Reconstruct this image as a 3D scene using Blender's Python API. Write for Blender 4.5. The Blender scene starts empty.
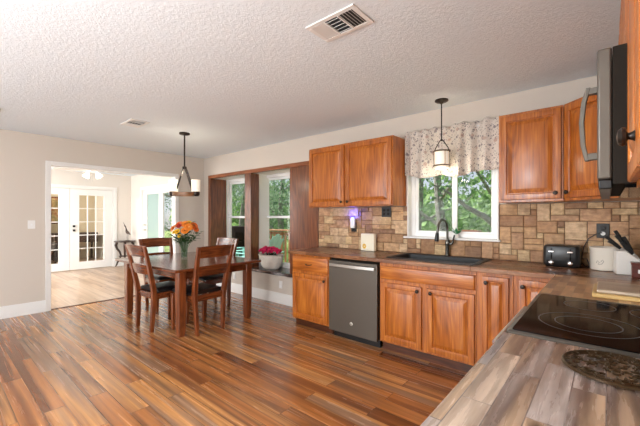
import bpy, bmesh, math, random
from math import sin, cos, pi, radians
from mathutils import Vector, Matrix
random.seed(7)
SC = bpy.context.scene
COL = SC.collection

# ------------------------------------------------------------------ camera
FPX, HY, YAW, EYE = 335.4, 217.5, radians(40.48), 1.3215
cam_d = bpy.data.cameras.new('camera')
cam_d.sensor_fit = 'HORIZONTAL'; cam_d.sensor_width = 36.0
cam_d.lens = FPX * 36.0 / 640.0
cam_d.shift_y = (HY - 213.0) / 640.0
cam_d.clip_start = 0.02; cam_d.clip_end = 300
cam = bpy.data.objects.new('camera', cam_d)
cam.location = (0, 0, EYE); cam.rotation_euler = (pi / 2, 0, YAW)
COL.objects.link(cam); SC.camera = cam

# ------------------------------------------------------------------ exposure
SC.view_settings.view_transform = 'Standard'
SC.view_settings.look = 'None'
SC.view_settings.gamma = 1.0
SC.view_settings.use_curve_mapping = False
SC.view_settings.exposure = 0.55

# ------------------------------------------------------------------ sky, sun, large lights
W = bpy.data.worlds.new('world'); SC.world = W; W.use_nodes = True
wn = W.node_tree; bg = wn.nodes['Background']
sky = wn.nodes.new('ShaderNodeTexSky'); sky.sky_type = 'HOSEK_WILKIE'
sky.sun_direction = Vector((-0.58, -0.08, 0.8)).normalized(); sky.turbidity = 4.0; sky.ground_albedo = 0.3
hsv = wn.nodes.new('ShaderNodeHueSaturation'); hsv.inputs['Saturation'].default_value = 0.45
wn.links.new(sky.outputs[0], hsv.inputs['Color']); wn.links.new(hsv.outputs[0], bg.inputs['Color'])
bg.inputs['Strength'].default_value = 2.4

def light(name, kind, loc, rot, energy, color=(1, 1, 1), **kw):
    d = bpy.data.lights.new(name, kind); d.energy = energy; d.color = color
    for k, v in kw.items(): setattr(d, k, v)
    o = bpy.data.objects.new(name, d); o.location = loc; o.rotation_euler = rot
    COL.objects.link(o); return o
light('sun', 'SUN', (0, 0, 20), (radians(6), radians(-36), 0), 7, (1.0, 0.96, 0.88), angle=radians(2))
# area light added in front of the solid rear wall, imitating cool daylight
light('rear_daylight_fill', 'AREA', (-3.1, -2.45, 1.35), (radians(108), 0, 0), 100, (0.9, 0.95, 1.0), shape='RECTANGLE', size=3.4, size_y=1.9)
# overhead area light added to brighten the kitchen, above and behind the photographer
# low light added like a flash behind the photographer; it also lights the ceiling
light('low_fill_light', 'POINT', (-1.15, -0.95, 1.42), (0, 0, 0), 112, (0.92, 0.965, 1.0), shadow_soft_size=0.22)
light('overhead_fill_light', 'AREA', (-1.3, -0.5, 2.44), (0, 0, 0), 30, (0.95, 0.97, 1.0), shape='DISK', size=0.7)  # added overhead fill, no fixture modelled
light('living_overhead_fill', 'AREA', (-8.3, 0.2, 2.42), (0, 0, 0), 60, (1.0, 0.98, 0.95), shape='DISK', size=1.0)  # added overhead fill for the living room, no fixture there
light('living_daylight_fill', 'AREA', (-8.2, -1.35, 1.4), (radians(90), 0, 0), 125, (0.95, 0.97, 1.0), shape='RECTANGLE', size=2.6, size_y=1.9)  # added area light imitating daylight, no window in that wall

# ------------------------------------------------------------------ materials
def lin(c):
    return tuple((x / 12.92 if x <= 0.04045 else ((x + 0.055) / 1.055) ** 2.4) for x in (v / 255.0 for v in c)) + (1.0,)
def new_mat(name):
    m = bpy.data.materials.new(name); m.use_nodes = True
    nt = m.node_tree; b = nt.nodes['Principled BSDF']
    return m, nt, b
def N(nt, typ, **kw):
    n = nt.nodes.new(typ)
    for k, v in kw.items():
        if k.startswith('i_'): n.inputs[k[2:].replace('_', ' ')].default_value = v
        else: setattr(n, k, v)
    return n
def ramp(nt, stops):
    r = N(nt, 'ShaderNodeValToRGB'); e = r.color_ramp.elements
    while len(e) < len(stops): e.new(0.5)
    for i, (p, c) in enumerate(stops): e[i].position = p; e[i].color = c
    return r
def math_n(nt, op, a, b=None):
    n = N(nt, 'ShaderNodeMath', operation=op)
    for i, v in enumerate((a, b)):
        if v is None: continue
        if isinstance(v, (int, float)): n.inputs[i].default_value = v
        else: nt.links.new(v, n.inputs[i])
    return n.outputs[0]
def mixc(nt, fac, a, b, mode='MIX'):
    n = N(nt, 'ShaderNodeMix', data_type='RGBA', blend_type=mode)
    for s, v in ((n.inputs[0], fac), (n.inputs[6], a), (n.inputs[7], b)):
        if isinstance(v, (int, float, tuple)): s.default_value = v
        else: nt.links.new(v, s)
    return n.outputs[2]
def coords(nt, scale=(1, 1, 1), rot=(0, 0, 0), rand=True):
    tc = N(nt, 'ShaderNodeTexCoord'); v = tc.outputs['Object']
    if rand:
        oi = N(nt, 'ShaderNodeObjectInfo'); m = math_n(nt, 'MULTIPLY', oi.outputs['Random'], 13.0)
        a = N(nt, 'ShaderNodeVectorMath', operation='ADD')
        nt.links.new(v, a.inputs[0]); nt.links.new(m, a.inputs[1]); v = a.outputs[0]
    mp = N(nt, 'ShaderNodeMapping'); mp.inputs['Scale'].default_value = scale; mp.inputs['Rotation'].default_value = rot
    nt.links.new(v, mp.inputs['Vector']); return mp.outputs[0]
def bump(nt, b, height, strength=0.2, dist=0.01):
    bp = N(nt, 'ShaderNodeBump'); bp.inputs['Strength'].default_value = strength; bp.inputs['Distance'].default_value = dist
    nt.links.new(height, bp.inputs['Height']); nt.links.new(bp.outputs[0], b.inputs['Normal'])
def plain(name, c, rough=0.5, metal=0.0, spec=0.5, noise=0.0, nscale=20, bmp=0.0, coat=0.0, emit=None, estr=0.0):
    m, nt, b = new_mat(name)
    b.inputs['Base Color'].default_value = lin(c); b.inputs['Roughness'].default_value = rough
    b.inputs['Metallic'].default_value = metal; b.inputs['Specular IOR Level'].default_value = spec
    b.inputs['Coat Weight'].default_value = coat
    if noise or bmp:
        v = coords(nt); n = N(nt, 'ShaderNodeTexNoise', i_Scale=nscale, i_Detail=3.0); nt.links.new(v, n.inputs['Vector'])
        if noise:
            lo = tuple(x * (1 - noise) for x in lin(c)[:3]) + (1,); hi = tuple(min(1, x * (1 + noise)) for x in lin(c)[:3]) + (1,)
            r = ramp(nt, [(0.3, lo), (0.7, hi)]); nt.links.new(n.outputs[0], r.inputs[0]); nt.links.new(r.outputs[0], b.inputs['Base Color'])
        if bmp: bump(nt, b, n.outputs[0], bmp)
    if emit: b.inputs['Emission Color'].default_value = lin(emit); b.inputs['Emission Strength'].default_value = estr
    return m
def wood(name, dark, mid, lite, axis='z', s=1.0, rough=0.35, coat=0.0, rings=11.0, contrast=1.0):
    m, nt, b = new_mat(name)
    def v_(k, st): return coords(nt, {'x': (k * st, k, k), 'y': (k, k * st, k), 'z': (k, k, k * st)}[axis])
    n1 = N(nt, 'ShaderNodeTexNoise', i_Scale=1.0, i_Detail=1.5, i_Distortion=0.25); nt.links.new(v_(5.0 * s, 0.16), n1.inputs['Vector'])
    rg = math_n(nt, 'PINGPONG', math_n(nt, 'MULTIPLY', n1.outputs[0], rings), 0.5)
    n2 = N(nt, 'ShaderNodeTexNoise', i_Scale=1.0, i_Detail=3.0, i_Roughness=0.6); nt.links.new(v_(95.0 * s, 0.035), n2.inputs['Vector'])
    n3 = N(nt, 'ShaderNodeTexNoise', i_Scale=1.0, i_Detail=2.0); nt.links.new(v_(16.0 * s, 0.10), n3.inputs['Vector'])
    f = math_n(nt, 'ADD', math_n(nt, 'MULTIPLY', math_n(nt, 'SUBTRACT', rg, 0.25), 0.55 * contrast), 0.5)
    f = math_n(nt, 'ADD', f, math_n(nt, 'MULTIPLY', math_n(nt, 'SUBTRACT', n2.outputs[0], 0.5), 1.3 * contrast))
    f = math_n(nt, 'ADD', f, math_n(nt, 'MULTIPLY', math_n(nt, 'SUBTRACT', n3.outputs[0], 0.5), 0.7 * contrast))
    r = ramp(nt, [(0.18, lin(dark)), (0.5, lin(mid)), (0.82, lin(lite))]); nt.links.new(f, r.inputs[0])
    nt.links.new(r.outputs[0], b.inputs['Base Color'])
    b.inputs['Roughness'].default_value = rough; b.inputs['Coat Weight'].default_value = coat; b.inputs['Coat Roughness'].default_value = 0.22
    bump(nt, b, n2.outputs[0], 0.05, 0.003)
    return m
def planks(name, length, width, cols, streak, rough, axis='x', mortar=0.002, grain=(1.0, 24.0), coat=0.0, off=0.37, knots=False, bands=0.5, seam=0.35, dis=0.6):
    """boards laid in rows; each board takes its own tone and its own figure"""
    m, nt, b = new_mat(name)
    v = coords(nt, rot=(0, 0, 0) if axis == 'x' else (0, 0, radians(90)), rand=False)
    br = N(nt, 'ShaderNodeTexBrick', offset=off, offset_frequency=2, squash=1.0)
    br.inputs['Color1'].default_value = (0, 0, 0, 1); br.inputs['Color2'].default_value = (1, 1, 1, 1); br.inputs['Mortar'].default_value = (0.5, 0.5, 0.5, 1)
    br.inputs['Scale'].default_value = 1.0; br.inputs['Brick Width'].default_value = length; br.inputs['Row Height'].default_value = width
    br.inputs['Mortar Size'].default_value = mortar; br.inputs['Mortar Smooth'].default_value = 0.1
    nt.links.new(v, br.inputs['Vector'])
    tone = br.outputs['Color']; seamf = br.outputs['Fac']
    off_v = N(nt, 'ShaderNodeVectorMath', operation='MULTIPLY_ADD')
    nt.links.new(tone, off_v.inputs[0]); off_v.inputs[1].default_value = (7.0, 3.0, 19.0); nt.links.new(v, off_v.inputs[2])
    mp = N(nt, 'ShaderNodeMapping'); mp.inputs['Scale'].default_value = (grain[0], grain[1], grain[1]); nt.links.new(off_v.outputs[0], mp.inputs['Vector'])
    g = N(nt, 'ShaderNodeTexNoise', i_Scale=1.0, i_Detail=5.0, i_Roughness=0.6, i_Distortion=dis); nt.links.new(mp.outputs[0], g.inputs['Vector'])
    mp2 = N(nt, 'ShaderNodeMapping'); mp2.inputs['Scale'].default_value = (grain[0] * 0.35, grain[1] * 0.45, 1); nt.links.new(off_v.outputs[0], mp2.inputs['Vector'])
    g2 = N(nt, 'ShaderNodeTexNoise', i_Scale=1.0, i_Detail=1.0); nt.links.new(mp2.outputs[0], g2.inputs['Vector'])
    t = math_n(nt, 'ADD', math_n(nt, 'MULTIPLY', tone, 1.0 - bands), math_n(nt, 'MULTIPLY', math_n(nt, 'SUBTRACT', math_n(nt, 'MULTIPLY', g2.outputs[0], 2.2), 0.6), bands))
    r = ramp(nt, [(p, lin(c)) for p, c in cols]); nt.links.new(t, r.inputs[0])
    gr = ramp(nt, [(0.32, (streak, streak * 0.97, streak * 0.93, 1)), (0.62, (1, 1, 1, 1))]); nt.links.new(g.outputs[0], gr.inputs[0])
    c = mixc(nt, 1.0, r.outputs[0], gr.outputs[0], 'MULTIPLY')
    if knots:
        kn = N(nt, 'ShaderNodeTexVoronoi', i_Scale=1.0); mk = N(nt, 'ShaderNodeMapping'); mk.inputs['Scale'].default_value = (6, 11, 1)
        nt.links.new(off_v.outputs[0], mk.inputs['Vector']); nt.links.new(mk.outputs[0], kn.inputs['Vector'])
        kr = ramp(nt, [(0.05, (0.30, 0.24, 0.2, 1)), (0.17, (1, 1, 1, 1))]); nt.links.new(kn.outputs[0], kr.inputs[0])
        c = mixc(nt, 0.8, c, kr.outputs[0], 'MULTIPLY')
    c = mixc(nt, math_n(nt, 'MULTIPLY', seamf, 1.0 - seam), c, (0.03, 0.015, 0.008, 1))
    nt.links.new(c, b.inputs['Base Color'])
    rr = math_n(nt, 'ADD', math_n(nt, 'MULTIPLY', g.outputs[0], 0.14), rough - 0.07); nt.links.new(rr, b.inputs['Roughness'])
    b.inputs['Coat Weight'].default_value = coat; b.inputs['Coat Roughness'].default_value = 0.2
    bump(nt, b, math_n(nt, 'SUBTRACT', g.outputs[0], seamf), 0.10, 0.002)
    return m
def pane_mat(name, tint=(1, 1, 1), refl=0.06, milky=0.0, milk=(180, 220, 215)):
    m = bpy.data.materials.new(name); m.use_nodes = True; nt = m.node_tree; nt.nodes.clear()
    out = N(nt, 'ShaderNodeOutputMaterial'); t = N(nt, 'ShaderNodeBsdfTransparent'); t.inputs[0].default_value = tuple(tint) + (1,)
    g = N(nt, 'ShaderNodeBsdfGlossy'); g.inputs['Roughness'].default_value = 0.02
    lw = N(nt, 'ShaderNodeLayerWeight'); lw.inputs[0].default_value = 0.25
    f = math_n(nt, 'ADD', math_n(nt, 'MULTIPLY', lw.outputs['Fresnel'], 0.06), refl * 0.1)
    mx = N(nt, 'ShaderNodeMixShader'); nt.links.new(f, mx.inputs[0]); nt.links.new(t.outputs[0], mx.inputs[1]); nt.links.new(g.outputs[0], mx.inputs[2])
    s = mx.outputs[0]
    if milky:
        tr = N(nt, 'ShaderNodeBsdfTranslucent'); tr.inputs[0].default_value = lin(milk)
        df = N(nt, 'ShaderNodeBsdfDiffuse'); df.inputs[0].default_value = lin(milk)
        a = N(nt, 'ShaderNodeMixShader'); a.inputs[0].default_value = 0.4; nt.links.new(tr.outputs[0], a.inputs[1]); nt.links.new(df.outputs[0], a.inputs[2])
        m2 = N(nt, 'ShaderNodeMixShader'); m2.inputs[0].default_value = milky; nt.links.new(s, m2.inputs[1]); nt.links.new(a.outputs[0], m2.inputs[2]); s = m2.outputs[0]
    nt.links.new(s, out.inputs[0]); return m

def wall_mat(name, c, bmp=0.12, scale=60):
    m, nt, b = new_mat(name); b.inputs['Base Color'].default_value = lin(c); b.inputs['Roughness'].default_value = 0.85
    b.inputs['Specular IOR Level'].default_value = 0.2
    v = coords(nt, rand=False); n = N(nt, 'ShaderNodeTexNoise', i_Scale=scale, i_Detail=3.0); nt.links.new(v, n.inputs['Vector'])
    bump(nt, b, n.outputs[0], bmp, 0.004); return m
M = {}
M['wall'] = wall_mat('greige_paint', (208, 199, 188))
M['wall2'] = wall_mat('living_paint', (222, 215, 206))
def ceiling_mat():
    m, nt, b = new_mat('knockdown_ceiling'); b.inputs['Base Color'].default_value = lin((228, 237, 243)); b.inputs['Roughness'].default_value = 0.9
    b.inputs['Specular IOR Level'].default_value = 0.1
    v = coords(nt, rand=False)
    n = N(nt, 'ShaderNodeTexNoise', i_Scale=42.0, i_Detail=4.0, i_Roughness=0.6, i_Distortion=0.8); nt.links.new(v, n.inputs['Vector'])
    r = ramp(nt, [(0.44, (0, 0, 0, 1)), (0.58, (1, 1, 1, 1))]); nt.links.new(n.outputs[0], r.inputs[0])
    bump(nt, b, r.outputs[0], 0.26, 0.006); return m
M['ceiling'] = ceiling_mat()
M['white'] = plain('white_trim', (230, 229, 226), 0.4)
M['white_gloss'] = plain('white_vinyl', (236, 238, 238), 0.3)
M['floor'] = planks('laminate_planks', 1.22, 0.127, [(0.05, (96, 52, 26)), (0.25, (138, 82, 44)), (0.42, (190, 122, 66)), (0.55, (128, 82, 52)), (0.7, (204, 142, 82)), (0.82, (146, 108, 80)), (0.95, (172, 134, 104))], 0.58, 0.26, grain=(1.1, 27.0), seam=0.3, bands=0.36, coat=0.4)
M['floor2'] = planks('pale_planks', 1.22, 0.127, [(0.1, (150, 120, 98)), (0.5, (186, 158, 134)), (0.9, (204, 182, 160))], 0.72, 0.3, grain=(1.3, 26.0), seam=0.5)
oak = dict(dark=(122, 62, 14), mid=(170, 93, 27), lite=(198, 122, 46), contrast=0.8)
M['oak_z'] = wood('honey_oak_upright', axis='z', rough=0.38, coat=0.25, **oak)
M['oak_x'] = wood('honey_oak_level', axis='x', rough=0.34, coat=0.25, **oak)
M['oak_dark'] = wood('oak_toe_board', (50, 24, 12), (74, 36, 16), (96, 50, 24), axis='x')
M['walnut_z'] = wood('bay_panel_wood', (80, 40, 18), (112, 60, 29), (138, 78, 42), axis='z', rough=0.3, coat=0.3)
M['walnut_x'] = wood('bay_header_wood', (108, 58, 28), (142, 80, 42), (166, 100, 58), axis='x', rough=0.3, coat=0.3)
M['seatwood'] = wood('seat_plank_wood', (38, 24, 22), (58, 38, 34), (80, 54, 46), axis='x', rough=0.16, coat=0.5)
M['cherry_x'] = wood('dining_wood_level', (70, 32, 14), (102, 50, 24), (128, 68, 34), axis='x', rough=0.2, coat=0.5)
M['cherry_z'] = wood('dining_wood_upright', (76, 34, 14), (112, 56, 26), (138, 74, 36), axis='z', rough=0.28, coat=0.4)
M['leather'] = plain('black_leather', (20, 20, 23), 0.3, bmp=0.1, nscale=120)
bb = [(0.02, (88, 72, 64)), (0.18, (150, 128, 112)), (0.32, (196, 174, 154)), (0.46, (126, 116, 114)), (0.6, (186, 172, 164)), (0.74, (112, 94, 84)), (0.86, (186, 156, 128)), (0.98, (170, 166, 168))]  # grey-blue tones put cool reflected light into the stave colours
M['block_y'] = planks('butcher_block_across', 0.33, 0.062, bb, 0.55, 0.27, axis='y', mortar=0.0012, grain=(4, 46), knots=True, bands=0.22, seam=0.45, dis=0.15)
M['block_x'] = planks('butcher_block_along', 0.42, 0.062, [(0.05, (74, 44, 28)), (0.4, (118, 76, 50)), (0.7, (146, 98, 64)), (0.95, (174, 126, 86))], 0.6, 0.28, axis='x', mortar=0.0012, grain=(5, 40), bands=0.3, seam=0.45, dis=0.15)
M['black'] = plain('black_plastic', (18, 18, 19), 0.35)
M['black_gloss'] = plain('black_glass', (8, 8, 9), 0.08, spec=0.14)
M['black_matte'] = plain('black_granite_composite', (30, 31, 33), 0.45, noise=0.2, nscale=200)
M['black_gloss'].node_tree.nodes['Principled BSDF'].inputs['IOR'].default_value = 1.3
M['slate'] = plain('slate_steel', (98, 92, 84), 0.36, metal=0.55)
M['slate_dark'] = plain('dark_casing', (34, 29, 24), 0.65, spec=0.08)
M['steel'] = plain('brushed_steel', (200, 198, 192), 0.3, metal=0.9)
M['chrome'] = plain('chrome', (215, 215, 216), 0.12, metal=1.0)
M['bronze'] = plain('oil_rubbed_bronze', (44, 36, 30), 0.35, metal=0.6)
M['bronze_lt'] = plain('aged_bronze', (112, 92, 68), 0.4, metal=0.6)
M['faucet'] = plain('gunmetal_faucet', (104, 102, 96), 0.25, metal=0.9)
M['ceramic'] = plain('cream_ceramic', (226, 218, 204), 0.3, coat=0.3)
M['pane'] = pane_mat('window_pane')
M['pane_door'] = pane_mat('door_pane', refl=0.03)
M['pane_aqua'] = pane_mat('aqua_frosted_pane', tint=(0.85, 0.97, 0.96), milky=0.6, milk=(230, 245, 243))
M['grout'] = plain('grout', (104, 82, 66), 0.9)

# ------------------------------------------------------------------ mesh building
class MB:
    def __init__(s): s.v = []; s.f = []; s.c = []; s.cc = None
    def add(s, vs, fs):
        o = len(s.v); s.v += [tuple(p) for p in vs]; s.f += [tuple(i + o for i in f) for f in fs]; s.c += [s.cc] * len(fs); return s
    def box(s, x0, x1, y0, y1, z0, z1):
        x0, x1 = min(x0, x1), max(x0, x1); y0, y1 = min(y0, y1), max(y0, y1); z0, z1 = min(z0, z1), max(z0, z1)
        return s.add([(x0, y0, z0), (x1, y0, z0), (x1, y1, z0), (x0, y1, z0), (x0, y0, z1), (x1, y0, z1), (x1, y1, z1), (x0, y1, z1)],
                     [(0, 3, 2, 1), (4, 5, 6, 7), (0, 1, 5, 4), (1, 2, 6, 5), (2, 3, 7, 6), (3, 0, 4, 7)])
    def prism(s, poly, lo, hi, axis='z'):
        n = len(poly)
        def q(a, b, t): return {'z': (a, b, t), 'y': (a, t, b), 'x': (t, a, b)}[axis]
        return s.add([q(a, b, lo) for a, b in poly] + [q(a, b, hi) for a, b in poly],
                     [tuple(range(n)), tuple(range(n, 2 * n))] + [(i, (i + 1) % n, n + (i + 1) % n, n + i) for i in range(n)])
    def rings(s, rs, cap0=True, cap1=True, closed=False):
        n = len(rs[0]); vs = [p for r in rs for p in r]; fs = []
        L = len(rs)
        for k in range(L if closed else L - 1):
            a = k * n; b = ((k + 1) % L) * n
            for i in range(n): fs.append((a + i, a + (i + 1) % n, b + (i + 1) % n, b + i))
        if cap0 and not closed: fs.append(tuple(range(n)))
        if cap1 and not closed: fs.append(tuple(range((L - 1) * n, L * n)))
        return s.add(vs, fs)
    def lathe(s, prof, c=(0, 0, 0), n=24, axis='z', cap0=True, cap1=True):
        rs = []
        for r, h in prof:
            ring = []
            for i in range(n):
                a = 2 * pi * i / n; u, w = r * cos(a), r * sin(a)
                ring.append({'z': (c[0] + u, c[1] + w, c[2] + h), 'y': (c[0] + u, c[1] + h, c[2] + w), 'x': (c[0] + h, c[1] + u, c[2] + w)}[axis])
            rs.append(ring)
        return s.rings(rs, cap0, cap1)
    def cyl(s, c, r, h, axis='z', n=20): return s.lathe([(r, 0), (r, h)], c, n, axis)
    def tube(s, pts, r, n=8, closed=False):
        P = [Vector(p) for p in pts]; L = len(P); R = r if isinstance(r, (list, tuple)) else [r] * L
        rs = []; up = None
        for i in range(L):
            a = P[i - 1] if (i > 0 or closed) else P[i]; b = P[(i + 1) % L] if (i < L - 1 or closed) else P[i]
            t = (b - a).normalized()
            if up is None:
                up = Vector((0, 0, 1)) if abs(t.z) < 0.9 else Vector((1, 0, 0))
            u = (up - t * up.dot(t)).normalized(); w = t.cross(u); up = u
            rs.append([tuple(P[i] + (u * cos(2 * pi * k / n) + w * sin(2 * pi * k / n)) * R[i]) for k in range(n)])
        return s.rings(rs, closed=closed)
    def sweep(s, path, prof):
        """square-section bar along path: prof = (half width along x, half along y)"""
        rs = [[(x - a, y - b, z), (x + a, y - b, z), (x + a, y + b, z), (x - a, y + b, z)] for (x, y, z), (a, b) in zip(path, prof)]
        return s.rings(rs)
    def sphere(s, c, r, n=12, m=8, sz=1.0):
        return s.lathe([(max(1e-4, r * sin(pi * k / m)), -r * sz * cos(pi * k / m)) for k in range(m + 1)], c, n)
    def build(s, name, mat, parent=None, bevel=0.0, smooth=None, seg=2):
        me = bpy.data.meshes.new(name); me.from_pydata(s.v, [], s.f); 
        bm = bmesh.new(); bm.from_mesh(me); bmesh.ops.recalc_face_normals(bm, faces=bm.faces); bm.to_mesh(me); bm.free()
        if any(c is not None for c in s.c):
            at = me.color_attributes.new('tone', 'FLOAT_COLOR', 'CORNER')
            for p in me.polygons:
                for li in p.loop_indices: at.data[li].color = s.c[p.index] or (1, 1, 1, 1)
        me.materials.append(mat)
        if smooth is None: smooth = 35
        if smooth:
            me.polygons.foreach_set('use_smooth', [True] * len(me.polygons)); me.set_sharp_from_angle(angle=radians(smooth))
        o = bpy.data.objects.new(name, me); COL.objects.link(o)
        if parent is not None: o.parent = parent
        if bevel:
            b = o.modifiers.new('bevel', 'BEVEL'); b.width = bevel; b.segments = seg; b.limit_method = 'ANGLE'; b.angle_limit = radians(40); b.harden_normals = False
        return o
def tag(o, label=None, cat=None, group=None, kind=None):
    if label: o['label'] = label
    if cat: o['category'] = cat
    if group: o['group'] = group
    if kind: o['kind'] = kind
    return o
def thing(name, label, cat, loc=(0, 0, 0), rz=0.0, group=None):
    o = bpy.data.objects.new(name, None); o.empty_display_size = 0.1; COL.objects.link(o)
    o.location = loc; o.rotation_euler = (0, 0, rz); return tag(o, label, cat, group)
def struct(name, mb, mat, bevel=0.0, parent=None, smooth=None):
    o = mb.build(name, mat, parent, bevel, smooth)
    if parent is None: o['kind'] = 'structure'
    return o
def children(o): return [c for c in COL.objects if c.parent == o]
def copy_tree(o, parent=None):
    c = o.copy(); COL.objects.link(c)
    if parent is not None: c.parent = parent
    for ch in children(o): copy_tree(ch, c)
    return c
def box(*a): return MB().box(*a)

# ================================================================== ROOM SHELL
YW, XL, XR, HC = 3.527, -6.0, 0.385, 2.474
YB = -2.6
LX, LYW, LYB = -10.1, 3.70, -1.5          # adjoining living room
struct('floor', box(XL - 0.06, XR + 0.1, YB - 0.1, YW + 0.12, -0.1, 0), M['floor'])
struct('floor_living', box(-13.2, XL - 0.06, LYB - 0.1, LYW + 0.1, -0.1, 0), M['floor2'])
struct('trim_threshold', box(XL - 0.085, XL - 0.04, 1.142, 2.944, 0.0, 0.006), M['oak_dark'])
struct('ceiling', box(XL - 0.06, XR + 0.1, YB - 0.1, YW + 0.12, HC, HC + 0.1), M['ceiling'])
struct('ceiling_living', box(-13.2, XL - 0.06, LYB - 0.1, LYW + 0.1, HC, HC + 0.1), M['ceiling'])
# window wall with openings for the bay and the sink window
BX0, BX1, BZ0, BZ1 = -5.80, -3.03, 0.43, 2.10
SX0, SX1, SZ0, SZ1 = -1.69, -0.784, 1.11, 2.17
w = MB(); T = 0.12
w.box(XL - 0.12, BX0, YW, YW + T, 0, HC); w.box(BX0, BX1, YW, YW + T, 0, BZ0); w.box(BX0, BX1, YW, YW + T, BZ1, HC)
w.box(BX1, SX0, YW, YW + T, 0, HC); w.box(SX0, SX1, YW, YW + T, 0, SZ0); w.box(SX0, SX1, YW, YW + T, SZ1, HC); w.box(SX1, XR + 0.1, YW, YW + T, 0, HC)
struct('wall_window', w, M['wall'], smooth=0)
OY0, OY1, OZ = 1.136, 2.95, 2.068
w = MB(); w.box(XL - 0.12, XL, YB, OY0, 0, HC); w.box(XL - 0.12, XL, OY1, YW, 0, HC); w.box(XL - 0.12, XL, OY0, OY1, OZ, HC)
struct('wall_left', w, M['wall'], smooth=0)
struct('wall_right', box(XR, XR + 0.1, YB, YW, 0, HC), M['wall'])
struct('wall_rear', box(XL - 0.12, XR + 0.1, YB - 0.1, YB, 0, HC), M['wall'])
# living room shell
DY0, DY1, DZ = 1.28, 3.27, 2.06
w = MB(); w.box(LX - 0.1, LX, LYB, DY0, 0, HC); w.box(LX - 0.1, LX, DY1, LYW, 0, HC); w.box(LX - 0.1, LX, DY0, DY1, DZ, HC)
struct('wall_living_far', w, M['wall2'], smooth=0)
EX0, EX1, EZ = -9.36, -7.55, 2.05
w = MB(); w.box(-13.2, EX0, LYW, LYW + 0.12, 0, HC); w.box(EX1, XL - 0.12, LYW, LYW + 0.12, 0, HC); w.box(EX0, EX1, LYW, LYW + 0.12, EZ, HC)
struct('wall_living_window', w, M['wall2'], smooth=0)
struct('wall_living_rear', box(-13.2, XL - 0.12, LYB - 0.1, LYB, 0, HC), M['wall2'])
struct('wall_den_far', box(-13.2, -13.1, LYB, LYW, 0, HC), plain('den_paint', (204, 190, 164), 0.9))
# mouldings
def base_profile(h=0.14, t=0.016): return [(0, 0), (t, 0), (t, h * 0.72), (t * 0.7, h * 0.8), (t * 0.7, h * 0.86), (t * 0.35, h), (0, h)]
struct('baseboard_left', MB().prism([(XL + a, b) for a, b in base_profile(0.16)], YB, OY0 - 0.055, 'y'), M['white'])
struct('baseboard_corner', MB().prism([(XL + a, b) for a, b in base_profile(0.16)], OY1 + 0.06, YW, 'y'), M['white'])
struct('baseboard_bay', MB().prism([(YW - a, b) for a, b in base_profile(0.16)], XL, -2.95, 'x'), M['white'])
struct('baseboard_living', MB().prism([(LX + a, b) for a, b in base_profile(0.13)], DY1 + 0.07, LYW, 'y'), M['white'])
struct('baseboard_living_window', MB().prism([(LYW - a, b) for a, b in base_profile(0.13)], LX, EX0 - 0.07, 'x'), M['white'])
t = MB(); cw = 0.055
t.box(XL - 0.13, XL + 0.015, OY0 - cw, OY0 + 0.006, 0, OZ + cw); t.box(XL - 0.13, XL + 0.015, OY1 - 0.006, OY1 + 0.06, 0, OZ + cw); t.box(XL - 0.13, XL + 0.015, OY0 + 0.006, OY1 - 0.006, OZ - 0.006, OZ + cw)
struct('trim_opening', t, M['white'], 0.004)

# ------------------------------------------------------------------ bay with window seat
BYB = 3.88
s = MB(); s.box(BX0, BX1, YW + T, BYB + 0.10, 0.1, BZ0); struct('wall_bay_apron', s, M['wall'])
struct('ceiling_bay', box(BX0, BX1, YW + 0.02, BYB + 0.1, 2.065, 2.2), M['white'])
o = MB().prism([(-0.022, 0.0), (0.40, 0.0), (0.40, 0.045), (-0.016, 0.045), (-0.022, 0.038)], BX0 + 0.005, BX1 - 0.08, 'x').build('window_seat', M['seatwood'])
o.location = (0, YW - 0.0, BZ0 + 0.002); tag(o, 'dark glossy wooden bench board along the bottom of the bay window', 'window seat')
t = MB(); t.box(BX0, BX0 + 0.03, YW, BYB, BZ0 + 0.05, 2.07); t.box(BX0 - 0.02, BX0 + 0.06, YW - 0.02, YW + 0.03, BZ0 + 0.05, 2.07)
struct('trim_bay_left', t, M['walnut_z'], 0.003)
struct('trim_bay_header', box(BX0 - 0.02, BX1 + 0.0, YW - 0.022, YW + 0.05, 2.065, 2.125), M['walnut_x'], 0.003)
struct('trim_bay_post', box(-4.70, -4.53, YW - 0.005, YW + 0.17, BZ0 + 0.05, 2.066), M['walnut_z'], 0.003)
struct('trim_bay_post_return', box(-4.72, -4.545, YW + 0.17, BYB + 0.06, BZ0 + 0.05, 2.066), M['white'])
t = MB(); t.box(-3.605, -3.262, YW + 0.0, YW + 0.035, BZ0 + 0.05, 2.066); t.box(-3.605, -3.57, YW + 0.035, BYB, BZ0 + 0.05, 2.066)
struct('trim_bay_panel', t, M['walnut_z'], 0.003)
struct('trim_bay_casing', box(-3.25, BX1, YW - 0.018, YW + 0.05, BZ0 + 0.05, 2.066), M['walnut_z'], 0.003)
struct('wall_bay_side', box(-3.55, BX1, YW + 0.05, BYB + 0.08, BZ0, 2.1), M['wall'])
def bar_frame(x0, x1, z0, z1, wd, y0, y1):
    m = MB(); m.box(x0, x0 + wd, y0, y1, z0, z1); m.box(x1 - wd, x1, y0, y1, z0, z1); m.box(x0 + wd, x1 - wd, y0, y1, z0, z0 + wd); m.box(x0 + wd, x1 - wd, y0, y1, z1 - wd, z1); return m
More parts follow.
